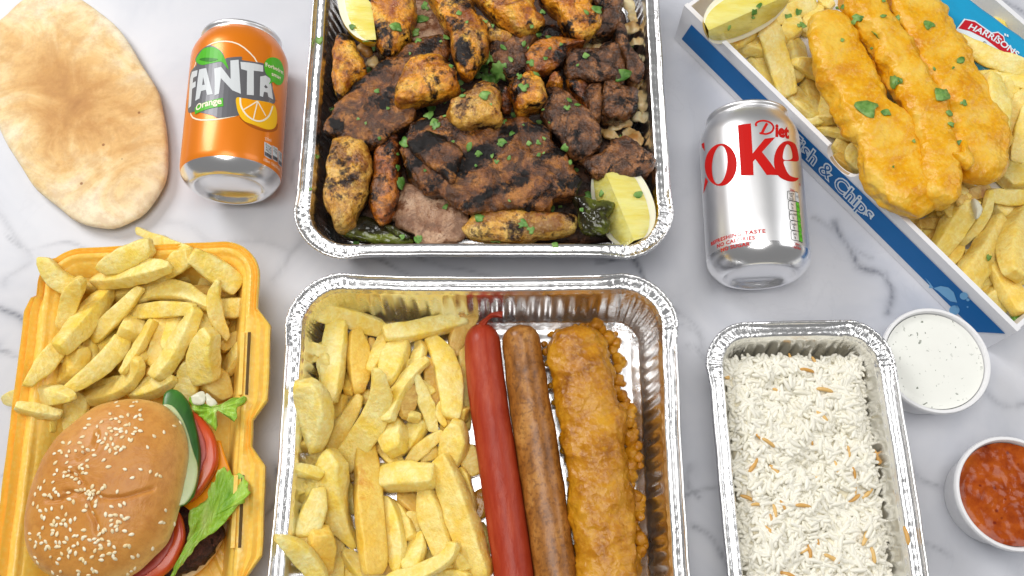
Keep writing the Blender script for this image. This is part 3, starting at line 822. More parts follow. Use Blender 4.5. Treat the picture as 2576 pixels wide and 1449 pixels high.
def bed(pile, pts, n, seed, suffix, group, tones='gpp'):
    """chips of the lower layers, seen only through the gaps"""
    r = random.Random(seed)
    cr = crop(0, 0, 1.0)
    (xa, ya), (xb, yb), (xc, yc), (xd, yd) = pts
    for i in range(n):
        s_, t = r.random(), r.random()
        x = (xa * (1 - s_) + xb * s_) * (1 - t) + (xd * (1 - s_) + xc * s_) * t
        y = (ya * (1 - s_) + yb * s_) * (1 - t) + (yd * (1 - s_) + yc * s_) * t
        q = r.uniform(0, pi); L = r.uniform(65, 110) / 2; ww = r.uniform(32, 46)
        put_chip(pile, cr, (0, x - L * cos(q), y - L * sin(q), x + 4, y + 3, x + L * cos(q), y + L * sin(q), ww * .7, ww, ww * .75,
                 'chip half buried in the lower layer', r.choice(tones)), suffix, group, zcap=.034)
YC = [  # chips in the yellow burger box, bottom to top
 (0, 1360, 350, 1320, 390, 1220, 420, 60, 90, 40, 'short chip in the gap behind the topmost wide chip', 'g'),
 (0, 820, 520, 900, 490, 1000, 470, 70, 90, 60, 'tucked chip beneath the middle of the top row', 'g'),
 (0, 930, 640, 1150, 620, 1380, 610, 60, 120, 80, 'flat pale chip under the long leaf-shaped chip', 'p'),
 (0, 1370, 480, 1500, 480, 1690, 500, 30, 90, 30, 'thin tapered chip with browned skin near the right wall', 'b'),
 (0, 1160, 700, 1160, 850, 1090, 1000, 110, 130, 60, 'greyish translucent chip standing in the middle gap', 'g'),
 (0, 1500, 650, 1490, 730, 1450, 850, 60, 120, 80, 'yellow chip behind the thin curved one', 'p'),
 (0, 1720, 800, 1660, 850, 1600, 900, 50, 100, 60, 'small pointed chip beside the upper lid slot', 'g'),
 (0, 830, 790, 770, 850, 690, 980, 60, 100, 60, 'narrow chip under the broad curved middle chip', 'p'),
 (0, 650, 800, 650, 900, 690, 990, 60, 90, 50, 'small upright chip left of the cube-like one', 'p'),
 (0, 390, 1400, 370, 1440, 370, 1500, 50, 70, 50, 'tiny chip stub against the burger bun', 'p'),
 (0, 1330, 1040, 1200, 1050, 1080, 1080, 70, 90, 70, 'shadowed chip deep in the gap above the bun', 'b'),
 (1, 560, 370, 650, 410, 770, 440, 90, 140, 100, 'wide chip between the top left corner and the pile', 'g'),
 (1, 330, 250, 410, 380, 540, 440, 80, 140, 110, 'blunt chip poking out over the top left corner', 'p'),
 (1, 1610, 600, 1680, 600, 1755, 595, 130, 155, 150, 'square chip stub against the right wall', 'p'),
 (1, 580, 410, 520, 530, 450, 740, 30, 130, 60, 'golden-tipped chip leaning along the left wall', 'g'),
 (1, 1015, 45, 1150, 115, 1340, 190, 16, 85, 110, 'long pointed chip with dark tip over the top rim', 'p'),
 (1, 430, 890, 330, 1000, 210, 1150, 120, 140, 70, 'long chip lying across the left rim', 'p'),
 (1, 1360, 990, 1360, 1100, 1330, 1230, 60, 150, 160, 'wedge-like chip just above the cucumber', 'p'),
 (1, 1740, 900, 1680, 980, 1640, 1080, 100, 115, 80, 'stubby chip beside the upper lid slot', 'p'),
 (1, 570, 910, 530, 1030, 420, 1140, 130, 190, 120, 'broad squarish chip on the left of the pile', 'g'),
 (1, 880, 740, 950, 750, 1040, 760, 160, 190, 130, 'cube-like chip in the middle of the pile', 'p'),
 (1, 130, 1310, 280, 1345, 430, 1370, 40, 80, 50, 'thin chip under the one jutting out over the left rim', 'p'),
 (2, 1080, 150, 930, 230, 750, 320, 100, 180, 90, 'large flat chip at the very top of the heap', 'p'),
 (2, 1370, 230, 1270, 290, 1130, 400, 130, 140, 70, 'rounded chip right of the top wide chip', 'p'),
 (2, 1400, 230, 1560, 330, 1710, 440, 130, 175, 160, 'big straight chip across the top right corner', 'p'),
 (2, 1300, 640, 1250, 770, 1200, 900, 110, 115, 60, 'bright yellow chip propped beside the long central one', 'p'),
 (2, 1500, 1090, 1570, 1160, 1630, 1250, 180, 190, 110, 'crinkled chip above the frilly lettuce tip', 'p'),
 (2, 870, 850, 740, 1010, 460, 1205, 130, 150, 50, 'long broad chip sweeping down to the left rim', 'p'),
 (2, 1100, 710, 1010, 870, 890, 1050, 60, 85, 50, 'slim chip standing on edge in the middle', 'g'),
 (3, 730, 390, 950, 350, 1205, 310, 120, 190, 60, 'plump leaf-shaped chip near the top', 'p'),
 (3, 1000, 520, 1250, 470, 1480, 580, 110, 145, 60, 'long leaf-shaped chip across the middle top', 'p'),
 (3, 1575, 420, 1555, 600, 1640, 800, 40, 105, 60, 'slender curved chip with brown specks', 'p'),
 (3, 790, 480, 620, 680, 450, 880, 80, 165, 150, 'largest slab chip on the left slope', 'p'),
 (3, 1005, 470, 860, 630, 690, 800, 30, 115, 110, 'dagger-shaped chip left of the middle', 'p'),
 (3, 1530, 790, 1480, 950, 1500, 1120, 110, 205, 190, 'broad crinkled chip near the lid slot', 'p'),
 (3, 1410, 630, 1290, 860, 1130, 1080, 90, 145, 130, 'long thick chip slanting through the middle', 'p'),
 (3, 985, 985, 900, 1160, 540, 1270, 70, 140, 60, 'long curved chip with a browned upper end above the bun', 'g'),
 (3, 60, 1270, 260, 1230, 500, 1250, 60, 165, 60, 'wide chip jutting out over the left rim', 'p'),
 (4, 960, 1220, 1090, 1180, 1250, 1120, 60, 145, 50, 'diamond-shaped chip just above the bun', 'p'),
 (4, 500, 1270, 540, 1350, 430, 1530, 90, 190, 40, 'pale kite-shaped chip resting on the bun edge', 'p')]
bed(PY, [(190, 720), (590, 720), (590, 980), (150, 980)], 20, 5, ' of the yellow burger box', 'chips in the yellow burger box')
bed(PY, [(200, 720), (580, 720), (570, 940), (170, 940)], 16, 6, ' of the yellow burger box', 'chips in the yellow burger box')
for d in sorted(YC, key=lambda q: q[0]): put_chip(PY, A, d, ' in the yellow burger box', 'chips in the yellow burger box')
t_ = A(1012, 42)

TC = [  # chips in the lower foil tray; (crop C) then (crop D)
 (0, C, 1780, 450, 1700, 620, 1640, 800, 200, 170, 100, 'flat browned chip behind the top of the red sausage', 'b'),
 (0, C, 1700, 760, 1735, 1100, 1745, 1449, 60, 100, 110, 'long chip pressed along the red sausage', 'g'),
 (0, C, 900, 690, 905, 790, 890, 890, 50, 70, 50, 'thin scrap of chip beside the upright golden one', 'b'),
 (0, C, 780, 1130, 720, 1180, 650, 1195, 90, 95, 30, 'small rough chip end under the pale pointed one', 'b'),
 (0, C, 640, 1190, 610, 1300, 600, 1449, 90, 140, 130, 'shaded golden chip below the long upright bar', 'd'),
 (0, C, 1270, 1100, 1220, 1230, 1220, 1380, 120, 160, 110, 'browned chip in the gap under the curved slim one', 'b'),
 (0, C, 1420, 880, 1440, 1100, 1510, 1380, 80, 110, 60, 'brownish strip left of the large bent chip', 'b'),
 (0, C, 1000, 1040, 1030, 1120, 1060, 1200, 80, 110, 80, 'hidden yellow chip under the crossing slim one', 'g'),
 (0, C, 690, 960, 705, 1060, 690, 1150, 60, 100, 80, 'dark golden chip behind the upright bar', 'd'),
 (0, C, 1540, 1250, 1500, 1330, 1560, 1449, 40, 60, 60, 'thin wedge between two long chips', 'g'),
 (0, Dc, 420, 290, 410, 380, 420, 470, 140, 155, 110, 'shaded chip against the ribbed left wall', 'g'),
 (0, Dc, 960, 290, 1060, 370, 1150, 470, 130, 155, 100, 'smooth chip behind the golden battered-looking one', 'p'),
 (0, Dc, 730, 650, 720, 760, 750, 880, 60, 105, 50, 'small pale chip left of the golden one', 'p'),
 (0, Dc, 600, 1040, 590, 1250, 580, 1460, 110, 140, 150, 'long chip beneath the curved banana-like one', 'p'),
 (0, Dc, 1140, 740, 1230, 780, 1310, 880, 120, 165, 110, 'brown-skinned chip under the sideways block', 'b'),
 (0, Dc, 1210, 910, 1290, 980, 1340, 1070, 70, 135, 90, 'small plump chip in a gap near the tray middle', 'p'),
 (0, Dc, 1090, 800, 1180, 950, 1240, 1100, 40, 115, 80, 'narrow shaded chip right of the pointed oval one', 'g'),
 (0, Dc, 1760, 300, 1780, 420, 1830, 540, 150, 185, 90, 'chip wedged under the bruised one beside the sausage', 'g'),
 (0, Dc, 1680, 520, 1735, 700, 1790, 920, 110, 150, 90, 'shaded chip lying on the tray floor by the sausage', 'g'),
 (0, Dc, 1860, 990, 1890, 1100, 1930, 1230, 60, 115, 80, 'chip end squeezed against the red sausage', 'g'),
 (0, Dc, 1630, 1180, 1680, 1290, 1720, 1400, 80, 125, 140, 'short chip with a brown end beneath the longest one', 'g'),
 (0, Dc, 940, 1370, 1020, 1380, 1110, 1370, 80, 105, 60, 'low chip in the shade at the bottom of the tray', 'b'),
 (0, Dc, 1150, 1390, 1240, 1395, 1350, 1385, 60, 90, 60, 'golden chip under the block-shaped one', 'd'),
 (0, Dc, 1560, 1430, 1650, 1440, 1760, 1460, 80, 100, 80, 'chip at the bottom right of the chips', 'g'),
 (0, Dc, 1220, 40, 1260, 40, 1320, 60, 60, 85, 60, 'tiny rounded chip in the centre of the tray', 'g'),
 (0, Dc, 1480, 330, 1420, 380, 1340, 430, 90, 95, 60, 'chip hiding under the browned diagonal one', 'g'),
 (0, Dc, 760, 470, 735, 530, 750, 600, 50, 80, 60, 'knobbly chip beside the golden one', 'b'),
 (1, C, 600, 570, 560, 880, 540, 1215, 190, 210, 130, 'thick straight chip like an upright bar at top left', 'p'),
 (1, C, 760, 630, 790, 880, 790, 1140, 100, 205, 80, 'golden upright chip next to the thick bar', 'd'),
 (1, C, 1020, 640, 985, 780, 900, 960, 60, 140, 60, 'leaning chip left of the broad central one', 'g'),
 (1, C, 1170, 720, 1100, 880, 1030, 1070, 140, 235, 120, 'broad irregular chip below the horizontal block', 'p'),
 (1, C, 1320, 700, 1330, 800, 1290, 920, 60, 125, 90, 'small pointed chip under the right end of the block', 'g'),
 (1, C, 1310, 1020, 1380, 1220, 1450, 1480, 40, 135, 110, 'long tapering chip in the centre', 'p'),
 (1, C, 790, 1200, 680, 1400, 560, 1650, 90, 160, 160, 'wide chip with a brown fleck at its tip', 'g'),
 (1, Dc, 1740, 20, 1650, 50, 1530, 140, 130, 150, 50, 'yellow chip under the large bent one', 'g'),
 (1, Dc, 430, 690, 390, 880, 330, 1080, 110, 220, 200, 'broad-ended chip sloping down the left wall', 'p'),
 (1, Dc, 1330, 90, 1250, 220, 1140, 380, 130, 175, 60, 'yellow flap-like chip in the centre', 'p'),
 (1, Dc, 1510, 180, 1360, 300, 1230, 430, 60, 125, 90, 'slim diagonal chip with a browned edge', 'g'),
 (1, Dc, 195, 490, 320, 520, 450, 560, 60, 95, 80, 'short thin chip poking over the left rim', 'p'),
 (1, Dc, 1040, 780, 1100, 1080, 1140, 1380, 90, 195, 80, 'pointed oval chip right of the golden one', 'p'),
 (1, Dc, 1310, 1100, 1290, 1240, 1250, 1390, 140, 195, 130, 'block-shaped pale chip near the bottom', 'p'),
 (1, Dc, 450, 1060, 450, 1200, 480, 1430, 160, 225, 120, 'golden chip standing at lower left', 'd'),
 (1, Dc, 660, 1230, 770, 1340, 900, 1475, 60, 150, 140, 'chip sloping below the golden one at the bottom', 'p'),
 (2, C, 1050, 630, 1350, 590, 1680, 510, 150, 175, 180, 'big horizontal block chip at the top of the tray', 'p'),
 (2, C, 400, 440, 700, 500, 1005, 600, 150, 175, 150, 'thick crossbar-like chip at the top left', 'p'),
 (2, C, 1440, 720, 1590, 980, 1610, 1350, 130, 235, 170, 'large bent chip beside the red sausage', 'p'),
 (2, C, 1385, 900, 1180, 1090, 1070, 1380, 60, 145, 110, 'slim curved chip crossing the centre', 'p'),
 (2, C, 300, 1090, 400, 1330, 400, 1660, 170, 300, 70, 'shield-shaped pale chip on the left rim', 'p'),
 (2, Dc, 1060, 50, 1080, 200, 1100, 340, 140, 250, 160, 'chunky rounded chip in the centre', 'p'),
 (2, Dc, 1640, 100, 1635, 260, 1550, 500, 90, 250, 130, 'twisted chip with a dark bruise near its tip', 'p'),
 (2, Dc, 1400, 640, 1430, 900, 1540, 1230, 80, 230, 180, 'chip with an orange-brown scorched patch', 'g'),
 (3, Dc, 590, 420, 545, 760, 740, 1140, 240, 260, 60, 'large curved banana-like chip on the left', 'p'),
 (3, C, 935, 985, 950, 1330, 670, 1760, 50, 235, 210, 'long pale chip pointed at its top end', 'p'),
 (3, Dc, 1520, 450, 1680, 900, 1870, 1410, 180, 255, 190, 'longest chip slanting beside the red sausage', 'g'),
 (3, Dc, 1005, 580, 1220, 560, 1440, 560, 220, 240, 200, 'sideways block chip right of the golden one', 'p'),
 (3, Dc, 70, 1130, 270, 1250, 440, 1480, 60, 175, 160, 'chip with a brown tip hanging over the left rim', 'p'),
 (4, Dc, 850, 310, 880, 800, 925, 1370, 180, 245, 210, 'deep golden straight chip standing out in the middle', 'd'),
 (4, Dc, 1620, 1170, 1480, 1350, 1080, 1480, 80, 140, 120, 'curved chip sweeping along the bottom of the picture', 'p')]
bed(PL, [(790, 860), (1150, 830), (1190, 1449), (760, 1449)], 38, 11, ' of the foil tray with sausages', 'chips in the foil tray with sausages')
for d in sorted(TC, key=lambda q: q[0]): put_chip(PL, d[1], (d[0],) + d[2:], ' in the sausage tray', 'chips in the foil tray with sausages')

# ---------------------------------------------------------------- the three sausages
def ridx(n, seg, cond): return None
g = loaf([Ec(285, 545), Ec(295, 800), Ec(330, 1130), Ec(375, 1449), Fc(470, 760), Fc(565, 1449), Fc(600, 1850)], [44, 47, 48, 49, 50, 51, 50], .0165, .0125, n=70, seg=30, e=1.0, amp=.0003, freq=60, capk=1.15)
red_s = mk('red_sausage', g, SAVELOY, None, 'smooth red sausage with a twisted tail, beside the chips', 'sausage', short='the red sausage')
tw = []
pts_ = [(Ec(285, 575), .020, 8.0), (Ec(300, 540), .0225, 5.0), (Ec(335, 500), .025, 3.0), (Ec(375, 470), .0265, 3.4), (Ec(425, 462), .027, 4.4), (Ec(468, 468), .027, 5.2)]
P_ = [at(*p, z) for p, z, r in pts_]; P_ = catmull(P_, 22, False); R_ = catmull([Vector((r * .00105, 0, i)) for i, (p, z, r) in enumerate(pts_)], 22, False)
rg = []
for i, p in enumerate(P_):
    T = (P_[min(i + 1, 21)] - P_[max(i - 1, 0)]).normalized(); s_ = T.cross(Vector((0, 0, 1))).normalized(); u_ = s_.cross(T)
    rg.append([p + (s_ * cos(q) + u_ * sin(q)) * R_[i].x * .36 * (1 + .35 * cos(5 * q + i * .5)) for q in [2 * pi * j / 20 for j in range(20)]])
tail = rings_to_mesh(rg, P_[0], P_[-1])
mk('twisted_tail', tail, SAVELOY, red_s)
g = loaf([Ec(620, 560), Ec(640, 760), Ec(690, 1100), Ec(742, 1449), Fc(840, 760), Fc(942, 1449), Fc(985, 1850)], [46, 50, 52, 53, 54, 55, 54], .0168, .0132, n=70, seg=30, e=.98, amp=.0007, freq=55, seed=3, capk=.8)
mk('brown_sausage', g, SAUSAGE, None, 'plain brown fried sausage between the red and the battered one', 'sausage', short='the brown sausage')
def battered():
    sp = [Ec(1100, 575), Ec(1130, 760), Ec(1195, 1100), Ec(1265, 1449), Fc(1330, 700), Fc(1400, 1449), Fc(1440, 1850)]
    v, f = loaf(sp, [66, 78, 80, 80, 78, 78, 76], .0185, .0165, hb=.0145, n=130, seg=56, e=.85, amp=.0021, freq=75, seed=9, capk=.75, side=.8)
    v = [Vector(p) for p in v]; f = list(f)
    rnd = random.Random(4)
    lumps = [(900, 640, 26), (960, 615, 24), (1040, 620, 22), (1120, 575, 26), (1180, 570, 26), (1240, 570, 30), (1300, 560, 50), (1350, 600, 36), (1420, 670, 52), (1470, 640, 24), (1480, 720, 40), (1450, 780, 40), (1500, 860, 50), (1535, 900, 38), (1490, 940, 40), (1550, 850, 10),
             (1500, 1050, 46), (1540, 1080, 24), (1480, 1130, 34), (1530, 1190, 44), (1570, 1230, 30), (1550, 1290, 44), (1620, 1310, 40), (1600, 1370, 44), (1580, 1420, 50), (840, 730, 26), (850, 800, 30), (870, 900, 24), (900, 1100, 22), (930, 1250, 22)]
    L2 = [Ec(x, y) + (r,) for x, y, r in lumps]
    l3 = [(1560, 40, 60), (1600, 110, 50), (1640, 180, 34), (1590, 230, 60), (1640, 300, 44), (1600, 370, 60), (1665, 400, 36), (1680, 460, 30), (1600, 470, 50), (1590, 560, 54), (1640, 570, 24), (1580, 640, 44), (1640, 750, 50), (1690, 770, 34), (1640, 830, 60), (1700, 870, 26), (1680, 920, 36), (1610, 950, 54), (1640, 1040, 44), (1680, 1120, 52), (1715, 1180, 32), (1680, 1230, 42), (1620, 1290, 60), (1650, 1380, 40),
          (1000, 240, 30), (1010, 330, 30), (1040, 420, 26), (1060, 600, 26), (1080, 820, 26), (1100, 1000, 26), (1120, 1200, 26)]
    L2 += [Fc(x, y) + (r,) for x, y, r in l3]
    for x, y, r in L2:
        rr = r * .283 / 4000 * 1.3; c = at(x, y, .010 + rnd.uniform(-.001, .004))
        b0 = len(v); ns, nr = 14, 8
        for i in range(nr + 1):
            a = pi * i / nr
            for j in range(ns):
                q = 2 * pi * j / ns
                p = Vector((sin(a) * cos(q), sin(a) * sin(q), cos(a) * .9)); w_ = c + p * rr
                v.append(w_ + p * (rr * .35 * fbm(w_, 260, 2)))
        for i in range(nr):
            for j in range(ns): f.append((b0 + i * ns + j, b0 + (i + 1) * ns + j, b0 + (i + 1) * ns + (j + 1) % ns, b0 + i * ns + (j + 1) % ns))
    return v, f
mk('battered_sausage', battered(), SBATTER, None, 'lumpy golden battered sausage at the right of the tray', 'sausage', short='the battered sausage')
mk('batter_scrap', blob(px(Dc, [(1800, 720), (1880, 670), (1930, 760), (1925, 900), (1860, 970), (1800, 960), (1830, 850)]), .006, .004, .002, amp=.001, seed=8), SCRAP, None, 'dark oily scrap of batter between chips and red sausage', 'batter scrap')

# ---------------------------------------------------------------- pita bread
pita_px = [(0, 140), (40, 110), (150, 10), (300, -60), (440, -30), (600, 75), (740, 195), (860, 385), (960, 545), (1000, 680), (1020, 800), (1028, 960), (1020, 1080), (985, 1170), (900, 1290), (820, 1350), (700, 1398), (560, 1385), (450, 1340), (370, 1275), (230, 1160), (130, 1020), (50, 880), (0, 770), (-22, 680), (-34, 500), (-28, 300)]
def pita():
    v, f, at_ = blob(px(PT, pita_px), .0075, .0075, .0072, e=.52, R=14, N=110, amp=.0007, freq=32, seed=2)
    c = sum((Vector(p) for p in v), Vector()) / len(v)
    mid = []
    ax = (at(*PT(980, 1250), 0) - at(*PT(60, 150), 0)).normalized(); ay = Vector((-ax.y, ax.x, 0))
    for p in v:
        d = Vector(p) - c; r = math.hypot(d.dot(ax) / .088, d.dot(ay) / .050)
        mid.append(max(0.0, 1.05 - r * .78))
    return v, f, {'middle': mid}
mk('pita_bread', pita(), PITA, None, 'oval toasted pita bread lying flat on the marble', 'bread', short='the pita bread')

# ---------------------------------------------------------------- drinks cans lying on their sides
CANP = [(.0, .0098), (.008, .0092), (.015, .0070), (.0195, .0052), (.0214, .0030), (.0226, .0006), (.0234, .0), (.0240, .0), (.0254, .0005), (.0266, .0014), (.0284, .0030), (.0304, .0054), (.0319, .0080), (.0327, .0104), (.0330, .0130),
        (.0330, .03), (.0330, .05), (.0330, .07), (.0330, .09), (.0330, .0955), (.0327, .0985), (.0318, .1015), (.0302, .1052), (.0284, .1085), (.0272, .1102), (.0266, .1112), (.0266, .1122), (.0274, .1128), (.0277, .1138), (.0276, .1148), (.0268, .1153), (.0258, .1148), (.0252, .1130), (.0246, .1105), (.0, .1105)]
def can(name, b_px, t_px, label, paint, z_paint, z_top, group='drinks cans'):
    bo, to = at(*b_px, .0332), at(*t_px, .0332)
    Ax = (to - bo).normalized(); mid = bo + Ax * .0575
    U = (CAM - mid); U = (U - Ax * U.dot(Ax)).normalized(); Sx = Ax.cross(U)
    mw = Matrix(((Sx.x, -U.x, Ax.x, bo.x), (Sx.y, -U.y, Ax.y, bo.y), (Sx.z, -U.z, Ax.z, bo.z), (0, 0, 0, 1)))
    root = bpy.data.objects.new(name, None); root.empty_display_size = .01; root.matrix_world = mw; COL.objects.link(root)
    tag(root, label, 'can', group)
    def piece(nm, prof, mat, n=96):
        rings = lathe(prof, n); v, f = rings_to_mesh(rings)
        me = mesh_data(nm, v, f, mat, sharp=60)
        o = bpy.data.objects.new(nm, me); o.parent = root; COL.objects.link(o); return o
    zs = [p[1] for p in CANP]
    lowp = [p for i, p in enumerate(CANP) if i <= 14 and p[1] <= z_paint or i < 9]
    body = [(r, z) for r, z in CANP[9:] if z_paint < z < z_top and r > .0255]
    r_at = lambda zz: np.interp(zz, [p[1] for p in CANP[7:30]], [p[0] for p in CANP[7:30]])
    piece('base', lowp + [(float(r_at(z_paint)), z_paint)], CANBASE)
    piece('body', [(float(r_at(z_paint)), z_paint)] + body + [(float(r_at(z_top)), z_top)], paint)
    piece('lid_rim', [(float(r_at(z_top)), z_top)] + [(r, z) for r, z in CANP[23:] if not (z <= z_top and r > .0255)], CANSILVER)
    surf = CanSurf(mw, [(z, r) for r, z in CANP[9:27]])
    return root, surf
fan, fs = can('drinks_can', FA(435, 1285), FA(522, 215), 'orange soft drink can lying beside the pita bread', CANORANGE, .0088, .1112)
O1, O2, O3, O4, O5 = .00012, .00024, .00036, .00048, .00060
def fp(name, polys, mat, off, sm=0): return print_polys(name, polys, FA, fs, mat, off, fan, smooth=sm)
print_stroke('logo_ring', [(152, 700), (150, 735), (170, 765), (230, 780), (330, 776), (430, 757), (505, 738), (600, 690), (650, 560), (655, 440), (625, 350), (570, 285), (500, 232), (420, 210), (330, 217), (260, 252), (205, 325), (172, 420), (158, 560)], 11, FA, fs, CREAMINK, O1, fan, True)
fp('logo_panel', [[(195, 380), (150, 440), (140, 600), (134, 722), (185, 720), (300, 745), (345, 765), (430, 757), (520, 735), (560, 660), (640, 640), (755, 658), (745, 560), (728, 480), (690, 380), (600, 358), (520, 345), (520, 322), (415, 330), (400, 340), (380, 290), (330, 250), (280, 240), (220, 280), (185, 340)]], GREYINK, O2, 160)
fp('logo_leaf', [[(190, 345), (215, 300), (250, 262), (310, 252), (360, 275), (395, 330), (415, 380), (425, 415), (400, 385), (370, 358), (300, 370), (240, 382), (205, 370)]], GREENINK, O3, 60)
fp('leaf_vein', [[(215, 342), (260, 330), (350, 340), (300, 358), (250, 354)]], DKGREEN, O4, 30)
fp('letter', [[(163, 432), (203, 420), (198, 462), (172, 475), (168, 512), (190, 500), (188, 540), (164, 555), (156, 680), (137, 697), (142, 580), (150, 480)]], LTGREY, O3)
fp('letter', [[(215, 415), (265, 405), (312, 594), (272, 600), (262, 562), (228, 572), (216, 625), (186, 642), (196, 560), (205, 480)], [(236, 528), (243, 470), (255, 525)]], LTGREY, O3)
fp('letter', [[(322, 408), (372, 396), (440, 485), (438, 350), (497, 345), (513, 592), (452, 566), (370, 478), (356, 590), (324, 603), (326, 500)]], LTGREY, O3)
fp('letter', [[(510, 360), (672, 385), (674, 432), (606, 424), (606, 602), (556, 598), (558, 424), (515, 412)]], LTGREY, O3)
fp('letter', [[(652, 466), (692, 458), (724, 480), (744, 632), (710, 612), (704, 582), (678, 576), (672, 614), (649, 606)], [(680, 540), (690, 525), (707, 545), (692, 552)]], LTGREY, O3)
fp('speech_bubble', [[(680, 380), (700, 342), (740, 326), (790, 345), (817, 400), (822, 470), (803, 520), (770, 525), (742, 505), (714, 522), (726, 485), (690, 440)]], GREENINK, O4, 70)
print_text('bubble_lettering', 'Forbedret', (690, 393), (816, 452), FA, fs, CREAMINK, O5, fan, height=.0030, offset=.02)
print_text('bubble_lettering', 'smag', (733, 458), (798, 490), FA, fs, CREAMINK, O5, fan, height=.0030, offset=.02)
fp('flavour_panel', [[(185, 692), (250, 655), (385, 621), (388, 682), (290, 698), (184, 741)]], GREENINK, O4)
print_text('flavour_lettering', 'Orange', (193, 718), (376, 665), FA, fs, CREAMINK, O5, fan, height=.0048, offset=.025, bow=.0006)
fp('slice_shadow', [[(500, 755), (620, 825), (700, 848), (755, 840), (778, 800), (773, 850), (720, 868), (640, 852), (560, 815)]], BROWNINK, O1, 60)
fp('orange_slice', [[(484, 618), (560, 633), (640, 640), (742, 664), (770, 720), (770, 800), (750, 840), (700, 848), (620, 820), (540, 790), (500, 740), (482, 680)]], YELINK, O3, 80)
fp('slice_flesh', [[(512, 624), (630, 642), (738, 664), (735, 700), (710, 750), (660, 782), (605, 776), (550, 738), (518, 680)]], plain('orange_flesh_print', S(250, 168, 12), .35), O4, 60)
print_stroke('slice_pith', [(508, 620), (514, 680), (550, 742), (605, 782), (660, 788), (712, 752), (740, 680)], 13, FA, fs, CREAMINK, O5, fan)
for q in ((525, 712), (602, 775), (690, 752)): print_stroke('slice_line', [(632, 645), ((632 + q[0]) / 2, (645 + q[1]) / 2), q], 9, FA, fs, CREAMINK, O5, fan)
print_text('volume_lettering', '330ml', (687, 925), (732, 938), FA, fs, CREAMINK, O2, fan, height=.0022)
for i, (xa, ya, xb, yb, t) in enumerate(((682, 937, 736, 968, ('Energi', '416kJ', '99kcal', '5%')), (740, 964, 778, 985, ('Fedt', '0g', '', '0%')), (782, 998, 808, 1020, ('Heraf', '0g', '', '0%')))):
    hgt = 100
    fp('nutrition_panel', [[(xa, ya), (xb, yb), (xb, yb + hgt), ((xa + xb) / 2, (ya + yb) / 2 + hgt + 4), (xa, ya + hgt)]], LTGREY, O2)
    fp('nutrition_panel', [[(xa + 2, ya + 70), (xb - 2, yb + 70), (xb - 2, yb + hgt - 2), (xa + 2, ya + hgt - 2)]], GREYINK, O3)
    for j, s_ in enumerate(t[:3]):
        if s_: print_text('nutrition_lettering', s_, (xa + 8, ya + 24 + j * 20), (xb - 6, yb + 22 + j * 20), FA, fs, BLACKINK, O3, fan, height=.0016)
    print_text('nutrition_lettering', t[3], (xa + 14, ya + 94), (xb - 10, yb + 92), FA, fs, BLACKINK, O4, fan, height=.0018)
print_text('energy_lettering', '100ml: 126kJ/30kcal', (678, 1075), (792, 1150), FA, fs, CREAMINK, O2, fan, height=.0019)
print_text('registered_mark', '®', (764, 645), (777, 648), FA, fs, BROWNINK, O2, fan, height=.0011)

coke, cs = can('drinks_can', CK(612, 1288), CK(524, 185), 'silver soft drink can with red lettering beside the fish box', CANSILVER, .0128, .1112)
def cp(name, polys, mat, off, sm=0): return print_polys(name, polys, CK, cs, mat, off, coke, smooth=sm)
def ell(cx, cy, rx, ry, rot=0, n=40): return [(cx + rx * cos(q) * cos(rot) - ry * sin(q) * sin(rot), cy + rx * cos(q) * sin(rot) + ry * sin(q) * cos(rot)) for q in [2 * pi * i / n for i in range(n)]]
cp('letter', [[(194, 318), (212, 308), (216, 372), (206, 352), (198, 345)]], REDINK, O1)
cp('letter', [[(206, 678), (222, 560), (240, 590), (218, 650)]], REDINK, O1)
cp('letter', [ell(333, 470, 116, 153, .06), ell(324, 470, 55, 140, .09)], REDINK, O1)
cp('letter', [[(455, 183), (550, 170), (563, 388), (650, 281), (727, 271), (630, 377), (756, 546), (664, 543), (582, 428), (566, 446), (570, 545), (478, 548)]], REDINK, O1)
cp('letter', [[(893, 440), (888, 370), (865, 315), (808, 297), (755, 330), (722, 400), (720, 480), (750, 550), (810, 585), (868, 590), (897, 566), (870, 562), (830, 545), (802, 500), (788, 444), (840, 443)], [(784, 428), (790, 360), (812, 322), (838, 345), (848, 424)]], REDINK, O1, 90)
print_stroke('letter', [(668, 168), (655, 190), (642, 215), (630, 242)], 20, CK, cs, REDINK, O1, coke)
print_stroke('letter', [(590, 190), (586, 172), (606, 156), (645, 150), (690, 164), (714, 196), (700, 230), (660, 246), (612, 240)], 15, CK, cs, REDINK, O1, coke)
print_text('diet_lettering', 'iet', (726, 262), (834, 280), CK, cs, REDINK, O1, coke, height=.0092, shear=.25, offset=.05)
print_text('slogan_lettering', 'REFRESHING TASTE', (264, 1057), (656, 962), CK, cs, REDINK, O1, coke, height=.0025, spacing=1.15, offset=.03, bow=-.0003)
print_text('slogan_lettering', 'NO CALORIES', (306, 1074), (580, 1010), CK, cs, REDINK, O1, coke, height=.0025, spacing=1.12, offset=.03)
print_text('slogan_lettering', 'NO SUGAR', (333, 1101), (544, 1054), CK, cs, REDINK, O1, coke, height=.0025, spacing=1.12, offset=.03)
GREENBOX = plain('green_panel_print', S(96, 196, 50), .35)
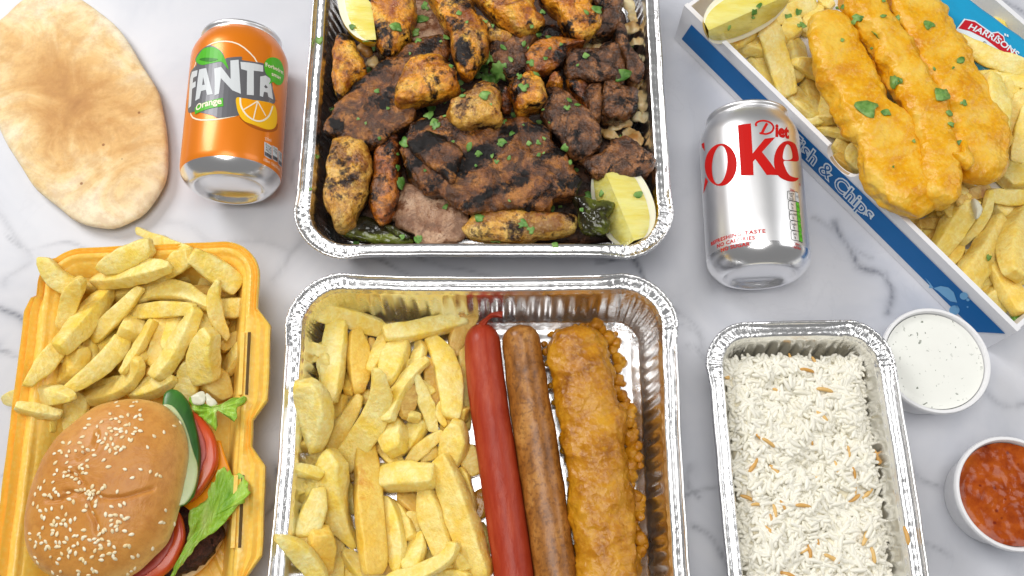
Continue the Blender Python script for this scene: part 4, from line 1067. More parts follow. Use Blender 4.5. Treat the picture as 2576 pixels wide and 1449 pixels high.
for i, t in enumerate((('Energy', '5kJ', '1kcal'), ('Fat', '0g'), ('Saturates', '0g'), ('Sugars', '0g'), ('Salt', '0g'))):
    x0, y0 = 815 + i * 6.5, 660 + i * 72
    q = [(x0 + 6, y0), (x0 + 52, y0 + 4), (x0 + 74, y0 + 16), (x0 + 82, y0 + 84), (x0 + 60, y0 + 76), (x0 + 14, y0 + 66), (x0 + 2, y0 + 56), (x0, y0 + 8)]
    print_stroke('nutrition_frame', q, 4, CK, cs, BLACKINK, O1, coke, True)
    cp('nutrition_panel', [[(x0 + 54, y0 + 6), (x0 + 74, y0 + 16), (x0 + 82, y0 + 82), (x0 + 61, y0 + 74)]], LTGREY if i == 0 else GREENBOX, O2)
    for j, s_ in enumerate(t):
        n_ = len(t); yy = y0 + (22 + j * 20 if n_ == 3 else 30 + j * 24)
        wd = 7 * len(s_) / 2 * .85
        print_text('nutrition_lettering', s_, (x0 + 29 - wd, yy), (x0 + 29 + wd, yy + 4), CK, cs, BLACKINK, O2, coke, height=.0017)
    print_text('nutrition_lettering', '<1%', (x0 + 60, y0 + 48), (x0 + 74, y0 + 54), CK, cs, BLACKINK, O3, coke, height=.0019)
print_text('volume_lettering', '330ml', (835, 662), (866, 666), CK, cs, REDINK, O1, coke, height=.0020)
print_text('energy_lettering', '100ml', (873, 1050), (902, 1056), CK, cs, REDINK, O1, coke, height=.0018)
print_text('energy_lettering', '1.6kJ/0.4kcal', (857, 1068), (916, 1086), CK, cs, REDINK, O1, coke, height=.0018)
print_text('registered_mark', '®', (900, 620), (910, 622), CK, cs, REDINK, O1, coke, height=.0016)

# ---------------------------------------------------------------- sauce cups
def sauce_cup(cx, cy, hgt, rim, label, sauce_mat, sauce_name, slabel, level, amp, freq, seed):
    root = empty('sauce_cup', (cx, cy, 0), label, 'cup', 'sauce cups')
    k = rim / .034
    prof = [(.0, .0006), (.0262 * k, .0006), (.0280 * k, .0016), (.0310 * k, hgt - .008), (.0314 * k, hgt - .0066), (.0326 * k, hgt - .0060), (.0338 * k, hgt - .0040), (.0340 * k, hgt - .0012), (.0334 * k, hgt), (.0318 * k, hgt), (.0312 * k, hgt - .001), (.0308 * k, hgt - .004), (.0272 * k, .0022), (.0, .0022)]
    rings = [[p + Vector((cx, cy, 0)) for p in r] for r in lathe(prof, 80)]
    mk('cup_wall', rings_to_mesh(rings), CUP, root, sharp=50)
    R = .0305 * k; rg = []
    for i in range(1, 27):
        r = R * i / 26; z = hgt - level + (.0008 * max(0, (i - 23) / 3))
        rg.append([Vector((cx + r * cos(q), cy + r * sin(q), z + amp * fbm(Vector((r * cos(q), r * sin(q), 0)), freq, seed, 3))) for q in [2 * pi * j / 72 for j in range(72)]])
    v, f = rings_to_mesh(rg, Vector((cx, cy, hgt - level)), None)
    mk(sauce_name, (v, f), sauce_mat, None, slabel, 'sauce', 'sauces')
p = at(2355, 905, .033); sauce_cup(p.x, p.y, .033, .0343, 'white plastic cup of white herb sauce by the fish box', WSAUCE, 'white_sauce', 'creamy white sauce flecked with dark herbs', .0035, .0004, 40, 1)
p = at(2549, 1240, .031); sauce_cup(p.x, p.y, .031, .0343, 'white plastic cup of red sauce at the right edge', RSAUCE, 'red_sauce', 'chunky orange-red chilli sauce in a cup', .0045, .0008, 160, 2)

# ---------------------------------------------------------------- lemon wedges
def lemon(loc, axis, face, L, R, spread, label, group='lemon wedges', short='the lemon wedge'):
    """wedge of an ellipsoid: axis = long direction, face = normal of the cut face turned to the viewer"""
    ax = Vector(axis).normalized()
    if face == 'camera':                             # ridge turned to the viewer, both cut faces showing
        b = CAM - Vector(loc); b = (b - ax * b.dot(ax)).normalized(); s_ = b.cross(ax).normalized()
        face = b * cos(pi / 2 - spread / 2 - .2) + s_ * sin(pi / 2 - spread / 2 - .2)
    fn = Vector(face); fn = (fn - ax * fn.dot(ax)).normalized(); e = fn.cross(ax).normalized()
    loc = Vector(loc); root = empty('lemon_wedge', loc, label, 'lemon', group)
    def P(t, ph, k=1.0):          # t along the axis -1..1, ph angle below the cut face
        r = R * sqrt(max(0, 1 - abs(t) ** 2.3)) * k
        return loc + ax * (L * t) + e * (r * cos(ph)) - fn * (r * sin(ph))
    nt, npn = 26, 12
    v = [P(-1 + 2 * i / nt, spread * j / npn) for i in range(nt + 1) for j in range(npn + 1)]
    f = [(i * (npn + 1) + j, i * (npn + 1) + j + 1, (i + 1) * (npn + 1) + j + 1, (i + 1) * (npn + 1) + j) for i in range(nt) for j in range(npn)]
    o = mk('rind', (v, f), RIND, root, short=short)
    for sgn, ph in ((1, 0.0), (-1, spread)):
        nrm = fn if sgn > 0 else (-fn * cos(spread) - e * sin(spread)) * -1 * -1
        ks = [0.0, .78, .80, .86, 1.0]
        vv = [];
        for k in ks:
            for i in range(nt + 1):
                kt = 1.0 if k == 1.0 else .94
                q = P((-1 + 2 * i / nt) * kt, ph, k)
                if .5 < k < .79: q = q + nrm * .0004 * (1 + fbm(q, 300, 1))
                vv.append(q)
        ff = []; mi = []
        for a in range(len(ks) - 1):
            for i in range(nt):
                ff.append((a * (nt + 1) + i, a * (nt + 1) + i + 1, (a + 1) * (nt + 1) + i + 1, (a + 1) * (nt + 1) + i)); mi.append(0 if a < 1 else 1)
        c = mk('cut_face', (vv, ff), [LFLESH, PITH], root, midx=mi, short=short)
    return root
# ---------------------------------------------------------------- fish box contents
Cg = 'chips in the fish box'
FCH = [
 (0, F1, 700, 390, 620, 400, 550, 420, 150, 165, 130, 'translucent chip under the lemon in the front corner', 'p'),
 (0, F1, 640, 250, 560, 310, 480, 380, 120, 140, 90, 'chip peeping out below the lemon wedge', 'p'),
 (0, F1, 930, 330, 1000, 420, 1000, 640, 150, 190, 110, 'wide soft chip between the long pale one and the fish', 'p'),
 (0, F1, 1190, 700, 1235, 705, 1300, 710, 70, 85, 80, 'short stub under the left fish fillet', 'g'),
 (0, F1, 1110, 680, 1120, 780, 1170, 890, 110, 155, 60, 'shaded chip standing in a gap beside the left fillet', 'g'),
 (0, F1, 1230, 1020, 1330, 1010, 1440, 1040, 60, 110, 100, 'yellow chip under the lower part of the left fillet', 'g'),
 (0, F1, 1330, 1170, 1390, 1230, 1430, 1330, 110, 150, 100, 'shaded chip beside the thumb notch', 'g'),
 (0, F1, 1330, 1290, 1400, 1350, 1490, 1400, 60, 95, 80, 'thin chip right behind the thumb notch', 'b'),
 (0, F1, 1190, 60, 1130, 170, 1070, 270, 100, 140, 60, 'chip behind the upper end of the left fillet', 'p'),
 (0, F1, 1210, -20, 1250, 20, 1300, 60, 70, 90, 60, 'chip tip at the top edge between two fillets', 'p'),
 (0, F1, 970, -30, 900, 10, 790, 60, 70, 90, 60, 'chip at the top edge right of the lemon', 'p'),
 (1, F1, 640, 480, 730, 600, 830, 735, 120, 160, 110, 'chip lying along the front wall below the lemon', 'p'),
 (1, F1, 1000, 520, 1120, 560, 1260, 640, 60, 160, 120, 'leaf-shaped chip touching the left fillet', 'p'),
 (1, F1, 980, 180, 965, 250, 900, 310, 120, 165, 110, 'square-ended chip beside a parsley fleck', 'p'),
 (1, F1, 1230, 810, 1280, 900, 1250, 990, 60, 145, 130, 'crumpled chip at the end of the long pair', 'g'),
 (1, F1, 1180, 1070, 1320, 1090, 1450, 1140, 40, 105, 60, 'pointed flat chip under the fillet edge', 'p'),
 (1, F1, 1470, 1200, 1480, 1310, 1570, 1400, 60, 135, 90, 'pale chip between the notch and the left fillet', 'p'),
 (1, F1, 770, 170, 950, 110, 1130, 30, 120, 155, 140, 'broad chip above the long pale one with parsley', 'p'),
 (2, F1, 880, 735, 1030, 850, 1160, 965, 130, 195, 150, 'wide chip with a brown crease by the front wall', 'p'),
 (2, F1, 1080, 1015, 1160, 1005, 1235, 985, 60, 85, 60, 'small chip end under the creased wide one', 'p'),
 (3, F1, 760, 190, 845, 470, 930, 765, 180, 190, 180, 'long straight pale chip below the lemon', 'p'),
 (0, F2, 1250, 610, 1360, 610, 1480, 620, 40, 65, 50, 'thin chip sliver below the sachet', 'p'),
 (0, F2, 1480, 700, 1540, 790, 1540, 870, 110, 155, 60, 'yellow chip behind the right fillet', 'g'),
 (0, F2, 1560, 900, 1545, 1000, 1550, 1200, 60, 90, 60, 'shaded strip right of the right fillet', 'g'),
 (1, F2, 1630, 770, 1590, 1020, 1590, 1280, 90, 165, 80, 'deep yellow upright chip at the right edge', 'g'),
 (1, F2, 1500, 1400, 1590, 1370, 1700, 1330, 80, 160, 130, 'chip below the lower end of the right fillet', 'p'),
 (2, F2, 1390, 650, 1430, 850, 1490, 1080, 110, 165, 60, 'pale curved chip hugging the right fillet', 'p'),
 (2, F2, 1680, 900, 1640, 1130, 1590, 1320, 110, 140, 100, 'long chip leaning at the right edge of the picture', 'p'),
 (2, F2, 1370, 630, 1530, 660, 1700, 710, 40, 95, 90, 'tapered chip below the large one on the sachet', 'p'),
 (3, F2, 1110, 330, 1380, 480, 1690, 570, 100, 155, 130, 'large chip lying over the blue sachet', 'p'),
 (0, F3, 610, 390, 650, 450, 690, 520, 60, 105, 60, 'chip under the lower tip of the fish near the front wall', 'g'),
 (0, F3, 690, 450, 770, 440, 850, 470, 60, 90, 60, 'shaded chip below the tip of the left fillet', 'b'),
 (0, F3, 710, 500, 760, 520, 800, 560, 70, 105, 60, 'small brown chip below the fish against the front wall', 'b'),
 (0, F3, 980, 620, 940, 690, 900, 750, 90, 115, 60, 'shaded chip between two thick ones by the front wall', 'g'),
 (0, F3, 1180, 840, 1150, 900, 1120, 950, 80, 105, 80, 'small chip under the thick brown-tipped one', 'p'),
 (0, F3, 1180, 200, 1080, 230, 980, 280, 70, 100, 60, 'browned chip in the gap below the fillets', 'b'),
 (0, F3, 1250, 640, 1280, 680, 1310, 740, 60, 90, 60, 'shaded chip between the brown-tipped and the yellow one', 'd'),
 (0, F3, 1390, 830, 1430, 845, 1480, 850, 60, 85, 70, 'yellow stub at the right edge near the corner', 'g'),
 (0, F3, 1380, 340, 1430, 335, 1480, 330, 50, 80, 60, 'small chip at the right edge above the yellow one', 'g'),
 (1, F3, 1210, 930, 1250, 1000, 1290, 1080, 120, 165, 110, 'plump chip against the front wall near the corner', 'p'),
 (1, F3, 1220, 260, 1300, 340, 1390, 430, 80, 160, 110, 'smooth chip crossing behind the thin curl', 'p'),
 (1, F3, 1190, 220, 1320, 250, 1480, 240, 80, 115, 110, 'long chip under the block-like one at the right edge', 'p'),
 (2, F3, 1210, 720, 1310, 860, 1430, 1070, 110, 155, 150, 'thick chip with browned end near the box corner', 'g'),
 (2, F3, 1300, 135, 1380, 120, 1480, 110, 150, 175, 150, 'block-like pale chip below the right fillet', 'p'),
 (2, F3, 1050, 290, 940, 470, 825, 645, 140, 165, 140, 'straight thick chip leaning on the front wall', 'p'),
 (2, F3, 1460, 380, 1390, 580, 1390, 800, 160, 225, 150, 'large yellow chip at the right edge', 'g'),
 (3, F3, 1190, 225, 1135, 420, 985, 590, 50, 85, 30, 'thin curling chip edge between two thick chips', 'p'),
 (3, F3, 1270, 445, 1150, 660, 1015, 875, 150, 175, 200, 'very thick chip with a brown scorched tip', 'g')]
SU = (at(*F2(1656, 340), .05) - at(*F2(1190, 0), .05)).normalized(); SV = Vector((-SU.y, SU.x, 0))
for i_ in range(60):
    for j_ in range(26): PF.put(at(*F2(1190, 0), .044) + SU * (-.022 + .105 * i_ / 60) - SV * (.044 * j_ / 26), .047)
bed(PF, [(1830, 100), (2200, -60), (2560, 350), (2340, 560)], 40, 21, ' of the fish box', Cg)
bed(PF, [(2150, 320), (2500, 0), (2640, 500), (2500, 760)], 34, 22, ' of the fish box', Cg)
for d in sorted(FCH, key=lambda q: q[0]): put_chip(PF, d[1], (d[0],) + d[2:], ' in the fish box', Cg, zcap=.055)
mk('onion_piece', blob(px(F3, [(1070, 262), (1110, 280), (1142, 330), (1130, 390), (1098, 412), (1085, 340)]), .043, .003, .003), WONION, None, 'white sliver of onion among the fish box chips', 'onion')
mk('lettuce_piece', slab(px(F3, [(1360, 1085), (1400, 1080), (1470, 1090), (1490, 1130), (1440, 1150), (1380, 1168)]), .018, .004, amp=.002, freq=90, seed=4), DKLEAF, None, 'dark green leaf scrap in the corner of the fish box', 'lettuce')

def fillet(spine, hw, zs, h, seed, label, short):
    v, f = loaf(spine, hw, zs, h, hb=.012, n=110, seg=56, e=.62, amp=.0030, freq=36, seed=seed, capk=1.0, side=1.0, fine=.16)
    mk('battered_fish', (v, f), FISH, None, label, 'fish', 'battered fish fillets', short=short)
k3 = .3038
fillet([F2(620, -130), F2(690, 0), F2(810, 220), F2(960, 450), F2(1100, 650), F2(1200, 850), F2(1270, 1080), F2(1290, 1280), F3(1130, 150)], [q * k3 for q in (170, 225, 230, 225, 220, 230, 255, 255, 190)], [.053] * 9, .0098, 3, 'right battered fish fillet, nearest the blue sachet', 'the right fish fillet')
fillet([F2(-60, 120), F2(40, 300), F2(170, 540), F2(290, 780), F2(390, 980), F2(510, 1180), F2(600, 1400), F3(650, 260), F3(690, 400)], [q * k3 for q in (130, 190, 210, 225, 230, 250, 280, 270, 200)], [.052] * 9, .0098, 4, 'left battered fish fillet, nearest the front wall of the box', 'the left fish fillet')
fillet([F2(260, -130), F2(310, 0), F2(430, 220), F2(570, 450), F2(720, 700), F2(840, 950), F2(920, 1180), F2(950, 1420), F3(860, 180), F3(820, 330)], [q * k3 for q in (140, 155, 155, 155, 155, 155, 155, 155, 150, 120)], [.055] * 10, .0118, 5, 'middle battered fish fillet between the two others', 'the middle fish fillet')
mk('batter_curl', blob(px(F2, [(1130, 1180), (1170, 1170), (1200, 1260), (1240, 1370), (1200, 1410), (1150, 1360), (1070, 1300), (1065, 1270), (1130, 1290)]), .066, .004, .006, amp=.0012, seed=6), FISH, None, 'small curl of crisp batter between two fillets', 'batter scrap', short='the batter curl')
p = at(*F1(560, 95), .050)
lemon(at(*F1(610, 105), .056), (at(*F1(860, -10), .056) - at(*F1(340, 220), .056)), 'camera', .034, .0205, radians(118), 'lemon wedge in the front corner of the fish box', short='the lemon wedge in the fish box')

# sachet
SU = (at(*F2(1656, 340), .05) - at(*F2(1190, 0), .05)).normalized(); SV = Vector((-SU.y, SU.x, 0)); sn = Vector((0, 0, 1))
sc0 = at(*F2(1190, 0), .044); SL, SW = .105, .044
def s_pt(u, v_, z): return sc0 + SU * u - SV * v_ + Vector((0, 0, z))
def sachet():
    root = empty('sauce_sachet', s_pt(SL / 2 - .02, SW / 2, -.006), 'bright blue sauce sachet with a red banner behind the fish', 'sachet')
    nx, ny = 40, 24; top = []; bot = []
    for i in range(nx + 1):
        for j in range(ny + 1):
            s_, t = i / nx, j / ny
            e = min(1, s_ / .14, (1 - s_) / .14) ; e2 = min(1, t / .12, (1 - t) / .12)
            puff = .0052 * sin(pi / 2 * max(e, 0)) ** .8 * sin(pi / 2 * max(e2, 0)) ** .8 if 0 < s_ < 1 and 0 < t < 1 else 0
            q = s_pt(-.022 + SL * s_, SW * t, 0)
            wr = .0009 * noise.noise(Vector((s_ * 9, t * 7, 3))) + (.0004 * sin(s_ * 420) if s_ < .13 or s_ > .87 else 0)
            top.append(q + Vector((0, 0, puff + wr))); bot.append(q - Vector((0, 0, puff * .8 + .0006 - wr)))
    n = ny + 1
    f = [(i * n + j, i * n + j + 1, (i + 1) * n + j + 1, (i + 1) * n + j) for i in range(nx) for j in range(ny)]
    o = len(top); f += [tuple(o + q for q in reversed(g_)) for g_ in f[:]]
    ed = [i * n for i in range(nx + 1)] + [nx * n + j for j in range(1, n)] + [i * n + ny for i in range(nx - 1, -1, -1)] + [j for j in range(ny - 1, 0, -1)]
    for a, b in zip(ed, ed[1:] + ed[:1]): f.append((a, b, o + b, o + a))
    mk('film', (top + bot, f), CYAN, root)
    return root
sach = sachet()
SS = Surf(sc0 + Vector((0, 0, .0066)), SU, SV, Vector((0, 0, 1)))
def sp_(name, polys, mat, off): return print_polys(name, polys, F2, SS, mat, off, sach)
sp_('white_panel', [[(1160, 155), (1250, 172), (1390, 270), (1440, 262), (1490, 300), (1500, 345), (1580, 420), (1640, 500), (1560, 560), (1330, 500), (1130, 330), (1080, 262)]], WINK, .0001)
sp_('red_banner', [[(1168, 166), (1250, 184), (1382, 280), (1440, 274), (1482, 306), (1492, 350), (1572, 424), (1622, 492), (1520, 470), (1420, 390), (1330, 320), (1210, 260), (1112, 236)]], SREDINK, .0003)
print_text('banner_lettering', 'HARRISONS', (1188, 240), (1590, 482), F2, SS, WINK, .0005, sach, height=.0052, offset=.02, bow=.0022)
print_text('panel_lettering', 'Fine', (1296, 368), (1372, 408), F2, SS, BLACKINK, .0005, sach, height=.0036, shear=.3)
sp_('star', [[(1440 + (17 if i % 2 == 0 else 7) * sin(i * pi / 5 + .5), 306 - (17 if i % 2 == 0 else 7) * cos(i * pi / 5 + .5)) for i in range(10)]], WINK, .0005)
sp_('emblem', [[(1206, 330), (1256, 362), (1250, 372), (1200, 342)]], BLACKINK, .0005)
for q in ((1500, 290), (1520, 298)): sp_('recycling_mark', [[(q[0] - 8, q[1] - 14), (q[0] + 6, q[1] - 10), (q[0] + 8, q[1] + 10), (q[0] - 8, q[1] + 4)]], WINK, .0001)

# ---------------------------------------------------------------- burger
bc = at(*B(1000, 900), .004)
burger = empty('burger', (bc.x, bc.y, .0045), 'cheeseburger in a sesame bun with salad spilling out, in the yellow box', 'burger')
def disc(cx, cy, r, n=20, jit=0, seed=0):
    rnd = random.Random(seed)
    return [B(cx + r * (1 + jit * rnd.uniform(-1, 1)) * cos(2 * pi * i / n), cy + r * .97 * (1 + jit * rnd.uniform(-1, 1)) * sin(2 * pi * i / n)) for i in range(n)]
mk('bottom_bun', blob(disc(1005, 940, 655), .0125, .0045, .0075, e=.5, amp=.0006, freq=60, seed=2), BREADCUT, burger)
mk('patty', blob(disc(1015, 915, 640, 24, .02, 3), .0235, .0055, .0055, e=.5, R=8, N=120, amp=.0035, freq=170, seed=4), PATTY, burger)
def leaf(outline, zfun, th=.0010, N=80, R=14, ruf=.0035, seed=0, zref=.045):
    """thin ruffled leaf: outline in pixels, zfun(x, y, r) height"""
    P = catmull([at(*p, zref) for p in outline], N); c = sum(P, Vector()) / N
    rt, rb = [], []
    for k in range(R, 0, -1):
        r = k / R; ring = []
        for i, p in enumerate(P):
            q = c + (p - c) * (r + .07 * r ** 4 * noise.noise(Vector((i * 1.9, 0, seed))))
            ring.append(Vector((q.x, q.y, zfun(q) + ruf * r * r * noise.noise(Vector((i * .42, r * 2.2, seed))) + .0012 * noise.noise(q * 160))))
        rt.append(ring)
    v, f = rings_to_mesh(rt, None, Vector((c.x, c.y, zfun(c))))
    n = len(v); v2 = [p - Vector((0, 0, th)) for p in v]
    f2 = [tuple(n + i for i in reversed(q)) for q in f]
    rim = [(i, n + i, n + (i + 1) % N, (i + 1) % N) for i in range(N)]
    return v + v2, f + f2 + rim
mk('cheese_slice', slab(px(B, [(1570, 470), (1595, 490), (1625, 580), (1672, 710), (1782, 930), (1770, 960), (1720, 995), (1620, 1050), (1500, 1080), (1200, 800), (1300, 600)]), .0305, .0030, amp=.0006, freq=40, seed=1), CHEESE, burger)
tom1 = mk('tomato_slice', blob(px(B, [(1300, 300), (1390, 268), (1470, 325), (1540, 420), (1572, 540), (1560, 660), (1500, 780), (1420, 880), (1340, 930), (1200, 880), (1150, 600)]), .0375, .004, .004, e=.4, amp=.0003), TOMATO, burger)
mk('tomato_flesh', blob(px(B, [(1300, 330), (1392, 300), (1440, 380), (1478, 480), (1486, 580), (1450, 700), (1400, 800), (1340, 860), (1200, 800), (1170, 600)]), .0412, .0014, .002, e=.4, amp=.0004, freq=200), TOMFLESH, tom1)
tom2 = mk('tomato_slice', blob(px(B, [(1290, 985), (1325, 1070), (1335, 1180), (1300, 1290), (1230, 1400), (1130, 1480), (1000, 1530), (900, 1400), (900, 1200), (1050, 1000), (1200, 930)]), .0385, .004, .004, e=.4, amp=.0003), TOMATO, burger)
mk('tomato_flesh', blob(px(B, [(1240, 1060), (1250, 1180), (1200, 1300), (1110, 1400), (1000, 1460), (920, 1400), (920, 1200), (1050, 1060), (1180, 1000)]), .0424, .0012, .002, e=.4, amp=.0004, freq=200), TOMFLESH, tom2)
cb = at(*B(1300, 1160), .04)
mk('lettuce_leaf', leaf(px(B, [(1590, 645), (1605, 690), (1632, 676), (1650, 705), (1690, 702), (1722, 700), (1738, 740), (1772, 765), (1768, 800), (1785, 850), (1760, 880), (1752, 915), (1700, 935), (1640, 1020), (1560, 1110), (1430, 1200), (1350, 1300), (1270, 1410), (1215, 1470), (1240, 1380), (1310, 1220), (1330, 1120), (1320, 990), (1400, 925), (1470, 860), (1465, 830), (1480, 780), (1530, 740), (1545, 690)]), lambda q: .0400 + .004 * cos((q.x - q.y) * 90), ruf=.0048, seed=2), LETTUCE, burger)
mk('lettuce_leaf', leaf(px(B, [(1345, 165), (1375, 150), (1385, 185), (1430, 205), (1500, 212), (1580, 205), (1630, 175), (1680, 148), (1752, 140), (1745, 178), (1700, 215), (1692, 250), (1700, 290), (1680, 332), (1660, 300), (1625, 285), (1600, 232), (1550, 270), (1542, 390), (1500, 350), (1420, 285), (1370, 240)]), lambda q: .0410 + .002 * cos((q.x + q.y) * 140), ruf=.005, seed=5), LETTUCE, burger)
cuc = mk('cucumber_slice', blob(px(B, [(1175, 170), (1190, 120), (1230, 94), (1290, 115), (1345, 190), (1395, 330), (1425, 450), (1441, 580), (1432, 730), (1405, 870), (1370, 920), (1310, 958), (1200, 900), (1150, 500)]), .0455, .004, .004, e=.42, amp=.0002, tilt=(-.12, -.12)), CUCSKIN, burger)
mk('cucumber_flesh', blob(px(B, [(1165, 235), (1185, 205), (1240, 222), (1305, 310), (1350, 420), (1385, 540), (1418, 640), (1420, 740), (1388, 866), (1318, 946), (1200, 890), (1160, 500)]), .0500, .0012, .003, e=.4, amp=.0002, tilt=(-.12, -.12)), CUCFLESH, cuc)
for pts in ([(1395, 1255), (1400, 1240), (1470, 1205), (1492, 1240), (1470, 1290), (1410, 1292)], [(1490, 1222), (1515, 1225), (1568, 1285), (1535, 1312), (1505, 1290)]):
    mk('onion_piece', blob(px(A, pts), .0425, .0012, .003, e=.6), WONION, burger)
bun_px = [(960, 172), (1100, 190), (1200, 232), (1290, 322), (1338, 430), (1362, 560), (1356, 700), (1332, 850), (1292, 980), (1252, 1100), (1200, 1210), (1100, 1310), (1000, 1410), (900, 1470), (700, 1540), (500, 1510), (335, 1430), (252, 1330), (206, 1200), (210, 1060), (240, 900), (290, 740), (360, 580), (440, 450), (550, 350), (640, 280), (740, 222), (850, 186)]
def bun():
    v, f, a = blob(px(B, bun_px), .0510, .0240, .0065, e=.80, R=44, N=170, amp=.0012, freq=22, seed=6)
    cre = [[B(480, 840), B(560, 850), B(660, 870), B(780, 890), B(900, 880), B(1000, 850)], [B(560, 700), B(600, 800), B(590, 850)], [B(640, 960), B(690, 1050), B(700, 1130)], [B(340, 900), B(430, 900), B(500, 850)], [B(590, 850), B(650, 940), B(640, 960)], [B(1000, 850), B(1100, 820)], [B(480, 700), B(560, 730), B(600, 800)], [B(700, 420), B(680, 520), B(560, 600)]]
    out = []
    for p in v:
        p = Vector(p)
        if p.z > .056:
            d = p - CAM; loc_ = Matrix.Rotation(-TILT, 3, 'X') @ d
            X, Y = 1288 + FPX * loc_.x / -loc_.z, 724.5 - FPX * loc_.y / -loc_.z
            m = 0
            for ln in cre:
                for (ax_, ay_), (bx_, by_) in zip(ln, ln[1:]):
                    dx, dy = bx_ - ax_, by_ - ay_; t = max(0, min(1, ((X - ax_) * dx + (Y - ay_) * dy) / (dx * dx + dy * dy)))
                    m = max(m, math.exp(-(math.hypot(X - ax_ - t * dx, Y - ay_ - t * dy) / 4.6) ** 2))
            p.z -= .0021 * m
        out.append(p)
    return out, f, a
top_bun = mk('top_bun', bun(), BUN, burger, short='the bun')
from mathutils.bvhtree import BVHTree
bb = BVHTree.FromPolygons([tuple(WL[top_bun] + q.co) for q in top_bun.data.vertices], [tuple(q.vertices) for q in top_bun.data.polygons])
def seed_mesh():
    rings = []
    for i in range(1, 6):
        t = i / 6; r = sin(pi * t ** .85) ** .8
        rings.append([Vector((-.0016 + .0032 * t, .00098 * r * cos(q), .00050 * r * sin(q))) for q in [2 * pi * j / 8 for j in range(8)]])
    v, f = rings_to_mesh(rings, Vector((-.0016, 0, 0)), Vector((.0016, 0, 0)))
    return mesh_data('sesame_seed', v, f, SEED)
sm = seed_mesh(); rs = random.Random(12); cnt = 0; spots = []
def inside(x, y, poly):
    c = False
    for (xa, ya), (xb, yb) in zip(poly, poly[1:] + poly[:1]):
        if (ya > y) != (yb > y) and x < (xb - xa) * (y - ya) / (yb - ya) + xa: c = not c
    return c
clusters = [(420, 640, 130), (560, 740, 90), (500, 520, 140), (690, 430, 90), (340, 900, 120), (680, 880, 80), (850, 1050, 90), (420, 1090, 80), (700, 1160, 80), (260, 1200, 90), (800, 500, 120), (920, 380, 120), (650, 1350, 120), (470, 1260, 80)]
while cnt < 262:
    if rs.random() < .5:
        q = rs.choice(clusters); x, y = rs.gauss(q[0], q[2] * .55), rs.gauss(q[1], q[2] * .55)
    else: x, y = rs.uniform(200, 1370), rs.uniform(170, 1480)
    if not inside(x, y, bun_px): continue
    if x > 1000 and rs.random() < .62: continue
    if any((x - a) ** 2 + (y - b) ** 2 < 17 ** 2 for a, b in spots): continue
    hit = bb.ray_cast(CAM, ray(*B(x, y)).normalized())
    if hit[0] is None or hit[0].z < .050: continue
    spots.append((x, y)); cnt += 1
    o = bpy.data.objects.new('sesame_seed', sm); n = hit[1]
    if n.z < 0: n = -n
    q = n.to_track_quat('Z', 'X'); q = q @ Matrix.Rotation(rs.uniform(0, 6.28), 3, 'Z').to_quaternion() @ Matrix.Rotation(rs.uniform(-.25, .25), 3, 'Y').to_quaternion()
    o.rotation_mode = 'QUATERNION'; o.rotation_quaternion = q; o.scale = [rs.uniform(.85, 1.12)] * 3
    o.parent = top_bun; o.location = hit[0] + n * .0002 - WL[top_bun]; COL.objects.link(o)

# ---------------------------------------------------------------- grilled meats in the upper tray
MN = [0]
def piece(name, cr, pts, zo, h, mat, label, cat, short, hb=.012, e=.62, amp=.0022, freq=75, tilt=(0, 0), group='grilled meat pieces', N=130, R=24):
    MN[0] += 1
    return mk(name, blob(px(cr, pts), zo, h, hb, e, R, N, amp, freq, MN[0] * 1.37, tilt, fine=.26), mat, None, label, cat, group, short=short)
# bed of chopped onion and meat under everything
def strip(cr, x0, y0, x1, y1, wd, z, label, mat=ONION, name='onion_strip', th=.4):
    mx, my = (x0 + x1) / 2 + wd * .12, (y0 + y1) / 2 - wd * .1
    g_ = loaf([cr(x0, y0), cr(mx, my), cr(x1, y1)], [wd * cr.k * .38, wd * cr.k * .5, wd * cr.k * .36], [z, z + .004, z + .001], .0016, n=22, seg=18, e=.7, amp=.0026, freq=120, seed=x0)
    mk(name, g_, mat, None, label, 'onion', 'cooked onion in the meat tray', short='the onion')
rb = random.Random(31)
for i in range(46):
    x, y = rb.uniform(-.105, .070), rb.uniform(.040, .205); ag = rb.uniform(0, pi); L_ = rb.uniform(.010, .018)
    z = rb.uniform(.009, .020)
    P = [Vector((x - L_ * cos(ag), y - L_ * sin(ag), z)), Vector((x, y, z + .003)), Vector((x + L_ * cos(ag), y + L_ * sin(ag), z))]
    o_ = [Vector((p_.x, p_.y, z)) for p_ in (P[0], P[1] + Vector((-sin(ag), cos(ag), 0)) * .006, P[2], P[1] - Vector((-sin(ag), cos(ag), 0)) * .005)]
    mk('onion_strip', blob(o_, z, .003, .004, .7, 5, 20, .0014, 160, i, world=True), ONION, None, 'cooked onion strip mostly hidden beneath the grilled meat', 'onion', 'onion under the meat', short='the onion')
mk('meat_slice', blob([(-.114, .032, .015), (-.02, .030, .015), (.078, .032, .015), (.080, .10, .015), (.078, .215, .015), (-.02, .216, .015), (-.112, .214, .015), (-.116, .11, .015)], .015, .010, .008, .35, 8, 70, .003, 60, 5, world=True), meat_mat('under_meat', S(120, 78, 48), S(84, 50, 30), S(48, 30, 20), S(26, 18, 15), .4, 70, .55), None, 'dark layer of meat beneath the grilled pieces', 'meat', short='the meat below')
strip(M2, 1590, -20, 1670, 250, 130, .034, 'brown-edged onion strip at the top right of the meat tray')
strip(M2, 1560, 330, 1730, 270, 130, .030, 'thick pale onion layer by the right wall')
strip(M2, 1600, 480, 1755, 440, 100, .028, 'onion piece under the upright parsley leaf')
strip(M2, 1620, 620, 1750, 600, 80, .024, 'onion piece half hidden by the charred lamb')
strip(M2, 1650, 960, 1770, 850, 80, .026, 'thin onion sliver right of the dark lamb')
